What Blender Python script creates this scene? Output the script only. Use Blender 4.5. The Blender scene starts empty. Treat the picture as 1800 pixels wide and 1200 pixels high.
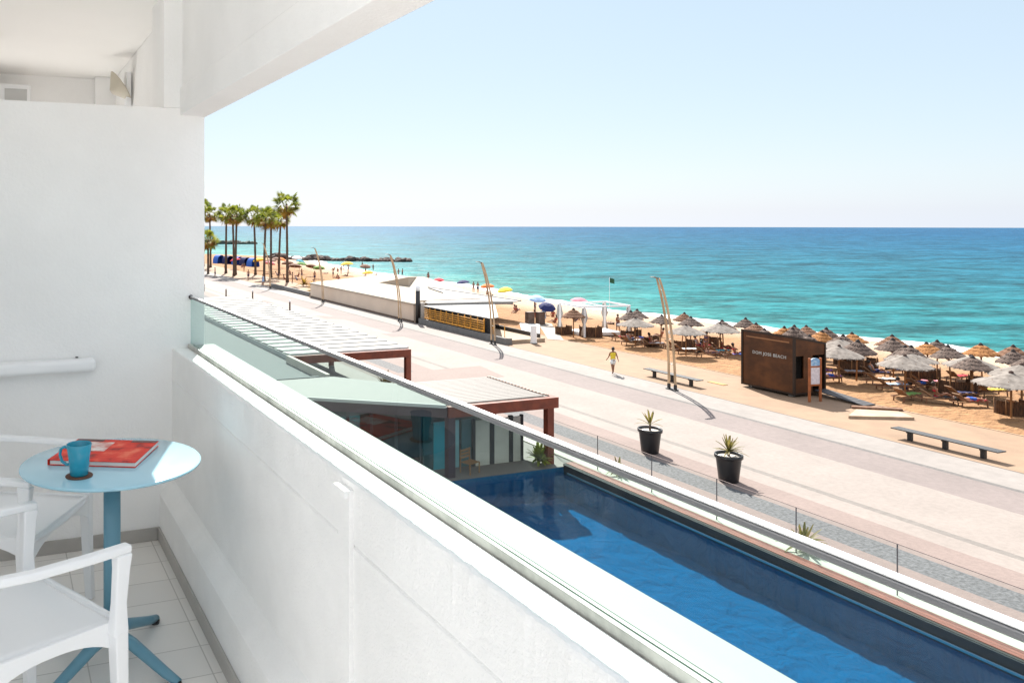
import bpy, math, random, re
from mathutils import Vector, Matrix
from math import sin, cos, pi, radians as R
random.seed(7)
S = bpy.context.scene
COL = S.collection

# ------------------------------------------------------------------ camera
YAW = math.atan(547/1450)
cd = bpy.data.cameras.new("camera"); cam = bpy.data.objects.new("camera", cd); COL.objects.link(cam)
cam.location = (0, 0, 10); cam.rotation_euler = (R(90), 0, -YAW)
cd.sensor_width = 36; cd.lens = 29.0; cd.shift_x = 350/1800; cd.shift_y = -212/1800
cd.clip_start = 0.05; cd.clip_end = 6000
S.camera = cam
# ------------------------------------------------------------------ sky, sun, exposure
SUN_EL, SUN_AZ = R(45), R(20.5)          # azimuth clockwise from +Y
w = bpy.data.worlds.new("World"); S.world = w; w.use_nodes = True
nt = w.node_tree; nt.nodes.clear()
wo = nt.nodes.new("ShaderNodeOutputWorld"); bg = nt.nodes.new("ShaderNodeBackground")
sky = nt.nodes.new("ShaderNodeTexSky"); sky.sky_type = 'NISHITA'; sky.sun_disc = False
sky.sun_elevation = SUN_EL; sky.sun_rotation = SUN_AZ
sky.altitude = 0; sky.air_density = 1.0; sky.dust_density = 0.6; sky.ozone_density = 1.5
tc = nt.nodes.new("ShaderNodeTexCoord"); sx = nt.nodes.new("ShaderNodeSeparateXYZ"); mx = nt.nodes.new("ShaderNodeMath"); cx = nt.nodes.new("ShaderNodeCombineXYZ")
mx.operation = 'MAXIMUM'; mx.inputs[1].default_value = 0.012
nt.links.new(tc.outputs['Generated'], sx.inputs[0]); nt.links.new(sx.outputs[0], cx.inputs[0]); nt.links.new(sx.outputs[1], cx.inputs[1])
nt.links.new(sx.outputs[2], mx.inputs[0]); nt.links.new(mx.outputs[0], cx.inputs[2]); nt.links.new(cx.outputs[0], sky.inputs[0])
nt.links.new(sky.outputs[0], bg.inputs[0]); bg.inputs[1].default_value = 0.017
# haze over the blue; brightness added above the view as fill for the balcony
bg2 = nt.nodes.new("ShaderNodeBackground"); ramp = nt.nodes.new("ShaderNodeValToRGB"); addsh = nt.nodes.new("ShaderNodeAddShader")
nt.links.new(sx.outputs[2], ramp.inputs[0]); e_ = ramp.color_ramp.elements
e_[0].position = 0; e_[0].color = (.185, .22, .29, 1); e_[1].position = 1; e_[1].color = (.34, .38, .44, 1)
x_ = e_.new(.05); x_.color = (.195, .225, .265, 1); x_ = e_.new(.27); x_.color = (.185, .225, .245, 1); x_ = e_.new(.40); x_.color = (.46, .46, .46, 1); x_ = e_.new(.60); x_.color = (.42, .42, .43, 1)
nt.links.new(ramp.outputs[0], bg2.inputs[0]); bg2.inputs[1].default_value = .97
nt.links.new(bg.outputs[0], addsh.inputs[0]); nt.links.new(bg2.outputs[0], addsh.inputs[1]); nt.links.new(addsh.outputs[0], wo.inputs[0])
sl = bpy.data.lights.new("sun", 'SUN'); sl.energy = 4.3; sl.angle = R(0.5); sl.color = (1, .95, .87)
so = bpy.data.objects.new("sun", sl); COL.objects.link(so)
sd = Vector((sin(SUN_AZ)*cos(SUN_EL), cos(SUN_AZ)*cos(SUN_EL), sin(SUN_EL)))
so.rotation_euler = sd.to_track_quat('Z', 'Y').to_euler(); so.location = sd*60
S.view_settings.view_transform = 'Standard'; S.view_settings.look = 'None'; S.view_settings.gamma = 1
S.view_settings.exposure = 1.4
S.cycles.max_bounces = 14; S.cycles.diffuse_bounces = 10; S.cycles.glossy_bounces = 5; S.cycles.transparent_max_bounces = 24; S.cycles.sample_clamp_indirect = 6

# ------------------------------------------------------------------ materials
MATS = {}
def translucify(m, amt=.45):
    n = m.node_tree.nodes; l = m.node_tree.links; b = n["Principled BSDF"]; o = [q for q in n if q.type == 'OUTPUT_MATERIAL'][0]
    tr = n.new("ShaderNodeBsdfTranslucent"); mxn = n.new("ShaderNodeMixShader"); mxn.inputs[0].default_value = amt
    if b.inputs['Base Color'].links: l.new(b.inputs['Base Color'].links[0].from_socket, tr.inputs[0])
    else: tr.inputs[0].default_value = b.inputs['Base Color'].default_value
    l.new(b.outputs[0], mxn.inputs[1]); l.new(tr.outputs[0], mxn.inputs[2]); l.new(mxn.outputs[0], o.inputs[0])
def mat(name, col, rough=.8, metal=0, var=0, vscale=4, bump=0, bscale=40, spec=.5, stretch=None, col2=None, detail=6, coat=0, stain=0, stscale=.35):
    if name in MATS: return MATS[name]
    m = bpy.data.materials.new(name); m.use_nodes = True; MATS[name] = m
    n = m.node_tree.nodes; l = m.node_tree.links; b = n["Principled BSDF"]
    b.inputs['Base Color'].default_value = (*col, 1); b.inputs['Roughness'].default_value = rough
    b.inputs['Metallic'].default_value = metal; b.inputs['Specular IOR Level'].default_value = spec
    b.inputs['Coat Weight'].default_value = coat
    if var or bump or col2:
        t = n.new("ShaderNodeTexCoord"); mp = n.new("ShaderNodeMapping"); l.new(t.outputs['Object'], mp.inputs[0])
        if stretch: mp.inputs['Scale'].default_value = stretch
    if var or col2:
        nz = n.new("ShaderNodeTexNoise"); nz.inputs['Scale'].default_value = vscale; nz.inputs['Detail'].default_value = detail
        l.new(mp.outputs[0], nz.inputs[0])
        cr = n.new("ShaderNodeValToRGB"); l.new(nz.outputs[0], cr.inputs[0])
        a = [c*(1-var) for c in col]; c2 = [min(1, c*(1+var)) for c in (col2 or col)]
        if col2: a = col; c2 = col2
        cr.color_ramp.elements[0].position = .36; cr.color_ramp.elements[1].position = .64
        cr.color_ramp.elements[0].color = (*a, 1); cr.color_ramp.elements[1].color = (*c2, 1)
        l.new(cr.outputs[0], b.inputs['Base Color'])
        if stain:
            ns = n.new("ShaderNodeTexNoise"); ns.inputs['Scale'].default_value = stscale; ns.inputs['Detail'].default_value = 8; ns.inputs['Roughness'].default_value = .65; l.new(t.outputs['Object'], ns.inputs[0])
            ms = n.new("ShaderNodeMapRange"); ms.inputs[1].default_value = .35; ms.inputs[2].default_value = .62; ms.inputs[3].default_value = 1-stain; ms.inputs[4].default_value = 1.0; l.new(ns.outputs[0], ms.inputs[0])
            vs_ = n.new("ShaderNodeVectorMath"); vs_.operation = 'SCALE'; l.new(cr.outputs[0], vs_.inputs[0]); l.new(ms.outputs[0], vs_.inputs['Scale']); l.new(vs_.outputs[0], b.inputs['Base Color'])
    if bump:
        nb = n.new("ShaderNodeTexNoise"); nb.inputs['Scale'].default_value = bscale; nb.inputs['Detail'].default_value = 5
        l.new(mp.outputs[0], nb.inputs[0])
        bp = n.new("ShaderNodeBump"); bp.inputs['Strength'].default_value = bump; bp.inputs['Distance'].default_value = 1/bscale
        l.new(nb.outputs[0], bp.inputs['Height']); l.new(bp.outputs[0], b.inputs['Normal'])
    return m
def glassy(name, tint, gloss=1.0, rough=.0, bump=None, ior=1.45):
    m = bpy.data.materials.new(name); m.use_nodes = True; MATS[name] = m
    n = m.node_tree.nodes; l = m.node_tree.links; n.clear()
    o = n.new("ShaderNodeOutputMaterial"); mixn = n.new("ShaderNodeMixShader"); tr = n.new("ShaderNodeBsdfTransparent"); gl = n.new("ShaderNodeBsdfGlossy")
    fr = n.new("ShaderNodeFresnel"); fr.inputs[0].default_value = ior; tr.inputs[0].default_value = (*tint, 1); gl.inputs['Roughness'].default_value = rough
    mm = n.new("ShaderNodeMath"); mm.operation = 'MULTIPLY'; mm.inputs[1].default_value = gloss
    ge = n.new("ShaderNodeNewGeometry"); bk_ = n.new("ShaderNodeMath"); bk_.operation = 'SUBTRACT'; bk_.inputs[0].default_value = 1; l.new(ge.outputs['Backfacing'], bk_.inputs[1])
    m3 = n.new("ShaderNodeMath"); m3.operation = 'MULTIPLY'; l.new(bk_.outputs[0], m3.inputs[0]); l.new(mm.outputs[0], m3.inputs[1])
    l.new(fr.outputs[0], mm.inputs[0]); l.new(m3.outputs[0], mixn.inputs[0]); l.new(tr.outputs[0], mixn.inputs[1]); l.new(gl.outputs[0], mixn.inputs[2]); l.new(mixn.outputs[0], o.inputs[0])
    if bump:
        t = n.new("ShaderNodeTexCoord"); mp = n.new("ShaderNodeMapping"); mp.inputs['Scale'].default_value = bump[2]
        nz = n.new("ShaderNodeTexNoise"); nz.inputs['Scale'].default_value = bump[0]; nz.inputs['Detail'].default_value = 3; nz.inputs['Distortion'].default_value = .6
        bp = n.new("ShaderNodeBump"); bp.inputs['Strength'].default_value = bump[1]; bp.inputs['Distance'].default_value = .1
        l.new(t.outputs['Object'], mp.inputs[0]); l.new(mp.outputs[0], nz.inputs[0]); l.new(nz.outputs[0], bp.inputs['Height'])
        l.new(bp.outputs[0], gl.inputs['Normal']); l.new(bp.outputs[0], fr.inputs['Normal'])
    return m

plaster = mat('white_plaster', (.90, .895, .885), .85, var=.02, vscale=1.3, bump=.25, bscale=90, stain=.05, stscale=1.6)
stucco = mat('white_stucco', (.90, .895, .88), .9, var=.02, vscale=3, bump=.5, bscale=140, stain=.07, stscale=2.2)
ceilp = mat('ceiling_paint', (.88, .865, .84), .9, var=.02, vscale=1)
skirt = mat('skirting_tile', (.42, .40, .375), .5, var=.06, vscale=6)
alu = mat('brushed_aluminium', (.80, .80, .79), .42, metal=.75)
alud = mat('channel_metal', (.56, .54, .50), .5, metal=.3, var=.12, vscale=12, stretch=(1, .2, 1), stain=.45, stscale=7)
whitepl = mat('white_plastic', (.84, .85, .86), .38)
tableblue = mat('pale_blue_enamel', (.33, .58, .70), .16, coat=.6)
tabledk = mat('blue_painted_steel', (.12, .28, .37), .35)
teal = mat('teal_ceramic', (.01, .27, .40), .25, coat=.4)
cork = mat('brown_cork', (.10, .05, .035), .9)
paper = mat('paper_edge', (.8, .79, .76), .8)
black = mat('black_plastic', (.015, .015, .017), .45)
blackm = mat('black_metal', (.02, .02, .022), .5)
corten = mat('rust_red_steel', (.18, .036, .014), .55, var=.2, vscale=3)
louvre = mat('white_louvre', (.52, .50, .46), .5, var=.03, vscale=1)
louvre2 = mat('greige_louvre', (.10, .088, .078), .6, var=.05, vscale=2)
rendw = mat('beige_render', (.66, .53, .42), .9, var=.04, vscale=.6, bump=.1)
rendt = mat('cream_roof', (.36, .31, .25), .9, var=.05, vscale=.4)
canvas = mat('white_canvas', (.42, .41, .39), .8, var=.03, vscale=1)
yellowwood = mat('yellow_wood', (.62, .28, .03), .6, var=.3, vscale=3)
darkfill = mat('dark_interior', (.02, .018, .016), .8)
greyconc = mat('grey_concrete', (.16, .155, .15), .85, var=.1, vscale=2)
bronze = mat('bronze_cladding', (.105, .038, .012), .42, metal=.35, var=.28, vscale=.9, stretch=(1, 1, 2), stain=.35, stscale=.9)
bronzel = mat('bronze_highlight', (.35, .17, .08), .35, metal=.5)
bronzed = mat('bronze_frame', (.03, .017, .011), .5, metal=.3)
darkwood = mat('dark_decking', (.035, .035, .042), .6, var=.25, vscale=5, stretch=(6, 1, 1))
redwood = mat('red_hardwood', (.24, .065, .04), .5, var=.3, vscale=6, stretch=(6, .5, 1))
signwood = mat('orange_timber', (.30, .085, .022), .55, var=.2, vscale=4)
benchm = mat('charcoal_slats', (.035, .037, .04), .55)
woodlamp = mat('lamp_larch', (.50, .34, .20), .6, var=.22, vscale=4, stretch=(1, 1, .3))
creamst = mat('cream_stone', (.50, .45, .385), .8, var=.08, vscale=1.5)
thatch_d = mat('dark_thatch', (.05, .033, .026), .95, col2=(.14, .095, .075), vscale=9, stretch=(1, 1, .5))
thatch_o = mat('golden_thatch', (.20, .075, .018), .95, col2=(.38, .17, .05), vscale=9)
thatch_b = mat('brown_thatch', (.10, .045, .022), .95, col2=(.20, .10, .055), vscale=7)
thatch_p = mat('pale_thatch', (.13, .11, .095), .95, col2=(.24, .21, .185), vscale=4)
poleM = mat('timber_pole', (.27, .13, .05), .8)
reed = mat('reed_screen', (.035, .018, .010), .95, col2=(.13, .062, .03), vscale=5, stretch=(3, 3, .4))
frameM = mat('lounger_timber', (.20, .09, .045), .6)
matt = mat('lounger_weave', (.26, .15, .085), .9)
rock = mat('dark_rock', (.045, .035, .032), .95, col2=(.12, .085, .07), vscale=.5, bump=.5, bscale=3)
trunkM = mat('palm_bark', (.10, .065, .045), .95, var=.3, vscale=3, stretch=(1, 1, 4))
frondM = mat('palm_frond', (.10, .15, .02), .5, col2=(.34, .34, .04), vscale=.8)
frondY = mat('yellow_frond', (.30, .22, .03), .7, col2=(.38, .17, .04), vscale=.9)
translucify(frondM); translucify(frondY)
yucca = mat('yucca_leaf', (.13, .13, .03), .55, col2=(.25, .19, .06), vscale=5)
translucify(yucca)
soil = mat('potting_gravel', (.45, .42, .38), .95, var=.25, vscale=30)
potM = mat('black_pot', (.014, .014, .016), .35)
skin1 = mat('skin', (.45, .22, .13), .6)
skin2 = mat('tanned_skin', (.25, .11, .06), .6)
hairM = mat('dark_hair', (.02, .013, .01), .7)
CL = {}
for k, c in dict(navy=(.01, .015, .09), red=(.5, .01, .03), blue=(.03, .12, .5), white=(.75, .74, .72), purple=(.22, .06, .38), teal=(.02, .25, .33),
                 yellow=(.75, .55, .04), black=(.02, .02, .025), pink=(.6, .2, .25), green=(.12, .25, .05), brown=(.16, .08, .05), orange=(.7, .18, .03), grey=(.3, .3, .33), paleblue=(.35, .5, .72)).items():
    CL[k] = mat(k+'_cloth', c, .85, var=.1, vscale=6)
whiteS = CL['white']
railglass = glassy('balustrade_glass', (.79, .88, .865), .75)
fenceglass = glassy('fence_glass', (.95, .97, .97), .5)
cyanglass = glassy('facade_glass', (.10, .30, .34), 1.8)

# ------------------------------------------------------------------ mesh builder
class MB:
    def __init__(s): s.v = []; s.f = []; s.m = []; s.sm = []
    def add(s, vs, fs, mi=0, M=None, smooth=False):
        o = len(s.v)
        for p in vs: s.v.append(tuple(M @ Vector(p)) if M is not None else tuple(p))
        for f in fs: s.f.append([i+o for i in f]); s.m.append(mi); s.sm.append(smooth)
    def box(s, a, b, mi=0, M=None):
        x0, y0, z0 = a; x1, y1, z1 = b
        s.add([(x0, y0, z0), (x1, y0, z0), (x1, y1, z0), (x0, y1, z0), (x0, y0, z1), (x1, y0, z1), (x1, y1, z1), (x0, y1, z1)],
              [(0, 3, 2, 1), (4, 5, 6, 7), (0, 1, 5, 4), (1, 2, 6, 5), (2, 3, 7, 6), (3, 0, 4, 7)], mi, M)
    def prism(s, pts, z0, z1, mi=0, M=None):
        n = len(pts)
        ar = sum(pts[i][0]*pts[(i+1) % n][1]-pts[(i+1) % n][0]*pts[i][1] for i in range(n))
        if ar < 0: pts = pts[::-1]
        s.add([(x, y, z0) for x, y in pts]+[(x, y, z1) for x, y in pts],
              [list(range(n))[::-1], list(range(n, 2*n))]+[(i, (i+1) % n, (i+1) % n+n, i+n) for i in range(n)], mi, M)
    def tube(s, pts, rad, n=8, mi=0, M=None, flat=1.0, up=None, smooth=True):
        pts = [Vector(p) for p in pts]; k = len(pts)
        if not hasattr(rad, '__len__'): rad = [rad]*k
        vs = []; u = None
        for i, p in enumerate(pts):
            t = (pts[min(i+1, k-1)]-pts[max(i-1, 0)]).normalized()
            if up is not None: u = Vector(up)
            elif u is None: u = Vector((0, 0, 1)) if abs(t.z) < .9 else Vector((1, 0, 0))
            u = (u-t*u.dot(t)).normalized(); wv = t.cross(u)
            for j in range(n):
                a = 2*pi*j/n
                vs.append(p+(u*cos(a)+wv*sin(a)*flat)*rad[i])
        fs = [(i*n+j, i*n+(j+1) % n, (i+1)*n+(j+1) % n, (i+1)*n+j) for i in range(k-1) for j in range(n)]
        fs += [list(range(n))[::-1], [(k-1)*n+j for j in range(n)]]
        s.add(vs, fs, mi, M, smooth)
    def bar(s, pts, wd, th, up, mi=0, M=None):
        """rectangular section sweep: wd across, th along 'up'"""
        pts = [Vector(p) for p in pts]; k = len(pts); vs = []
        if not hasattr(wd, '__len__'): wd = [wd]*k
        if not hasattr(th, '__len__'): th = [th]*k
        for i, p in enumerate(pts):
            if i == 0: t = pts[1]-pts[0]; sc = 1
            elif i == k-1: t = pts[-1]-pts[-2]; sc = 1
            else:
                a = (pts[i]-pts[i-1]).normalized(); b = (pts[i+1]-pts[i]).normalized(); t = a+b; sc = 1/max(.5, (t.length/2))
            t.normalize(); u = Vector(up); wv = t.cross(u).normalized(); u = wv.cross(t).normalized()
            for (a, b) in ((-1, -1), (1, -1), (1, 1), (-1, 1)):
                vs.append(p+wv*a*wd[i]/2+u*b*th[i]/2*sc)
        fs = [(i*4+j, i*4+(j+1) % 4, i*4+4+(j+1) % 4, i*4+4+j) for i in range(k-1) for j in range(4)]
        fs += [(3, 2, 1, 0), [(k-1)*4+j for j in range(4)]]
        s.add(vs, fs, mi, M)
    def lathe(s, prof, n=32, c=(0, 0, 0), mi=0, M=None, smooth=True, sx=1, sy=1):
        vs = []; k = len(prof)
        for r, z in prof:
            for j in range(n): a = 2*pi*j/n; vs.append((c[0]+r*cos(a)*sx, c[1]+r*sin(a)*sy, c[2]+z))
        fs = [(i*n+j, i*n+(j+1) % n, (i+1)*n+(j+1) % n, (i+1)*n+j) for i in range(k-1) for j in range(n)]
        if prof[0][0] > 1e-5: fs.append(list(range(n))[::-1])
        if prof[-1][0] > 1e-5: fs.append([(k-1)*n+j for j in range(n)])
        s.add(vs, fs, mi, M, smooth)
    def mesh(s, name, mats):
        me = bpy.data.meshes.new(name); me.from_pydata(s.v, [], s.f)
        for m in (mats if isinstance(mats, (list, tuple)) else [mats]): me.materials.append(m)
        me.polygons.foreach_set('material_index', s.m); me.polygons.foreach_set('use_smooth', s.sm); me.update()
        return me
    def build(s, name, mats, parent=None, bevel=0, seg=2, loc=None):
        o = bpy.data.objects.new(name, s.mesh(name, mats)); COL.objects.link(o); o.parent = parent
        if loc: o.location = loc
        if bevel:
            b = o.modifiers.new('bevel', 'BEVEL'); b.width = bevel; b.segments = seg; b.limit_method = 'ANGLE'; b.angle_limit = R(40)
            b.harden_normals = False
            o.data.polygons.foreach_set('use_smooth', [True]*len(o.data.polygons))
            wn = o.modifiers.new('wn', 'WEIGHTED_NORMAL')
        return o
def tag(o, label=None, cat=None, group=None, kind=None):
    if label: o['label'] = label
    if cat: o['category'] = cat
    if group: o['group'] = group
    if kind: o['kind'] = kind
    return o
def empty(name, loc, rz, label, cat, group=None):
    o = bpy.data.objects.new(name, None); COL.objects.link(o); o.location = loc; o.rotation_euler.z = rz; o.empty_display_size = .2
    return tag(o, label, cat, group)
def copy_tree(o, loc=None, rz=None, scale=None, label=None, parent=None, swap=None):
    c = o.copy(); COL.objects.link(c); c.parent = parent
    if loc is not None: c.location = loc
    if rz is not None: c.rotation_euler.z = rz
    if scale is not None: c.scale = (scale,)*3 if not hasattr(scale, '__len__') else scale
    if label: c['label'] = label
    if swap and o.type == 'MESH':
        for nm, m in swap.items():
            if o.name.split('.')[0] == nm:
                for sl_ in c.material_slots: sl_.link = 'OBJECT'; sl_.material = m
    for ch in list(o.children): copy_tree(ch, parent=c, swap=swap)
    return c
def struct(o): o['kind'] = 'structure'; return o
FL = 8.4
SEA = -1.5
def zt(X, Y=60):
    Xs = shore(Y); t = min(max((X-48)/(Xs+2-48), 0), 1.35) if Xs > 50 else max(0, min(1.35, (X-(Xs-14))/16))
    return -1.6*t
def shore(Y):
    k = [(-60, 82), (30, 80), (50, 79), (70, 75), (89, 72), (110, 74), (125, 76.5), (160, 76), (200, 79), (225, 84), (240, 90), (255, 84), (268, 60), (280, 30)]
    if Y <= k[0][0]: return k[0][1]
    for (a, b), (c, d) in zip(k, k[1:]):
        if Y <= c:
            t = (Y-a)/(c-a); t = t*t*(3-2*t); return b+(d-b)*t
    return k[-1][1]

# ================================================================== SETTING
# ground sheet under town and promenade
g = MB(); g.prism([(-400, -300), (14.3, -300), (14.3, 270), (-30, 300), (-400, 420)], -1.2, -.02); g.prism([(20.8, -300), (37.9, -300), (37.9, 262), (20.8, 267)], -1.2, -.02)
g.prism([(14.3, 26.96), (20.8, 26.96), (20.8, 267), (14.3, 270)], -1.2, -.02); g.prism([(14.3, -300), (20.8, -300), (20.8, -12), (14.3, -12)], -1.2, -.02)
struct(g.build('ground', mat('town_ground', (.35, .33, .31), .95, var=.1, vscale=.2)))
# promenade: bands of mosaic paving running along the coast (pattern belongs to the one paved sheet)
pave = {}
def paving(nm, c, dark=.75, sc=9):
    c = tuple(x*.95 for x in c)
    return mat(nm, tuple(x*dark for x in c), .85, col2=tuple(min(1, x*1.05) for x in c), vscale=sc, detail=5, bump=.25, bscale=18, stain=.13)
cream = paving('cream_mosaic', (0.262, 0.225, 0.201), .94, 5); cream2 = paving('pale_slab', (0.254, 0.229, 0.211), .93, 2)
pinkp = paving('pink_pavers', (0.217, 0.164, 0.145), .92, 6); greyp = paving('grey_cobble', (0.139, 0.138, 0.141), .5, 9)
linep = paving('grey_line', (0.185, 0.165, 0.149), .85, 5); darkp = paving('dark_cobble', (0.139, 0.129, 0.123), .7, 7); tanp = paving('tan_apron', (0.279, 0.181, 0.113), .92, 1.2)
kerbp = paving('kerb', (0.102, 0.080, 0.065), .8, 5); mauve = paving('mauve_pavers', (0.196, 0.160, 0.150), .93, 4)
bands = [(21, 24.4, pinkp), (24.4, 25.6, greyp), (25.6, 27.1, pinkp), (27.1, 28.1, cream), (28.1, 28.45, linep), (28.45, 32.5, cream), (32.5, 35.1, mauve), (35.1, 35.4, darkp), (35.4, 37.8, cream2), (37.8, 37.9, kerbp)]
g = MB()
for i, (a, b, m_) in enumerate(bands): g.add([(a, -60, 0), (b, -60, 0), (b, 262, 0), (a, 262, 0)], [(0, 1, 2, 3)], i)
struct(g.build('promenade_pavement', [b[2] for b in bands]))
g = MB()
g.add([(31.0, 78.3, .004), (35.0, 75.6, .004), (35.0, 77.6, .004), (31.0, 81.5, .004)], [(0, 1, 2, 3)], 1)
g.add([(31.5, 64.2, .004), (35.0, 63.2, .004), (35.0, 64.8, .004), (31.5, 66.4, .004)], [(0, 1, 2, 3)], 1)
g.add([(22.5, 44.6, .004), (30.2, 45.2, .004), (30.9, 49.2, .004), (22.5, 48.6, .004)], [(0, 1, 2, 3)], 0)
g.add([(22.5, 95, .004), (31, 95, .004), (31, 99, .004), (22.5, 99, .004)], [(0, 1, 2, 3)], 1)
struct(g.build('promenade_paving_bands', [pinkp, mauve]))
# beach
sandM = mat('beach_sand', (.245, .122, .048), .95, col2=(.32, .168, .07), vscale=1.1, bump=.9, bscale=2.4, detail=9)
def add_shore_tone(m):
    n = m.node_tree.nodes; l = m.node_tree.links; b = n["Principled BSDF"]
    old = b.inputs['Base Color'].links[0].from_socket
    gm = n.new("ShaderNodeAttribute"); gm.attribute_name = 'shoredist'
    cr = n.new("ShaderNodeValToRGB"); l.new(gm.outputs['Fac'], cr.inputs[0])
    cr.color_ramp.elements[0].position = .0; cr.color_ramp.elements[0].color = (.74, .70, .64, 1)
    e = cr.color_ramp.elements.new(.14); e.color = (.76, .70, .62, 1)
    cr.color_ramp.elements[1].position = .55; cr.color_ramp.elements[1].color = (0, 0, 0, 1)
    mr = n.new("ShaderNodeMapRange"); l.new(gm.outputs['Fac'], mr.inputs[0]); mr.inputs[1].default_value = .25; mr.inputs[2].default_value = .62; mr.inputs[3].default_value = 1; mr.inputs[4].default_value = 0
    mxn = n.new("ShaderNodeMix"); mxn.data_type = 'RGBA'; l.new(mr.outputs[0], mxn.inputs[0]); l.new(old, mxn.inputs[6]); mxn.inputs[7].default_value = (.42, .31, .22, 1)
    l.new(mxn.outputs[2], b.inputs['Base Color'])
add_shore_tone(sandM)  # sand colour turns paler towards the waterline
from mathutils import noise as NZ
nx, ys = 74, []
y = -60
while y < 282: ys.append(y); y += 1.2 if 20 < y < 90 else 3
vs = []; fs = []; sd_ = []
for j, Y in enumerate(ys):
    Xe = shore(Y)+8
    for i in range(nx+1):
        X = 44.4+(Xe-44.4)*i/nx if Xe > 50 else 44.4-(44.4-Xe)*i/nx
        z = zt(X, Y)
        amp = .055*min(1, (X-44.4)/2)*(1 if X < shore(Y)-6 else .15)
        z += amp*(NZ.noise(Vector((X*.9, Y*.9, 0)))+.6*NZ.noise(Vector((X*2.3, Y*2.3, 3)))) - (.01 if i == 0 else 0)
        vs.append((X, Y, z)); sd_.append(max(0, min(1, (shore(Y)-X)/26)))
for j in range(len(ys)-1):
    for i in range(nx): a = j*(nx+1)+i; fs.append((a, a+1, a+nx+2, a+nx+1))
g = MB(); g.add(vs, fs, 0, None, True)
sand = g.build('beach_sand', sandM); struct(sand)
at = sand.data.attributes.new('shoredist', 'FLOAT', 'POINT'); at.data.foreach_set('value', sd_)
g = MB(); g.prism([(37.9, -60), (44.4, -60), (44.4, 262), (37.9, 262)], -1, -.004); 
g.box((44.38, -60, -.3), (44.48, 140, .02), 1)
struct(g.build('beach_path', [tanp, mat('buried_board', (.34, .23, .15), .9, var=.2, vscale=2)]))
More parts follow.
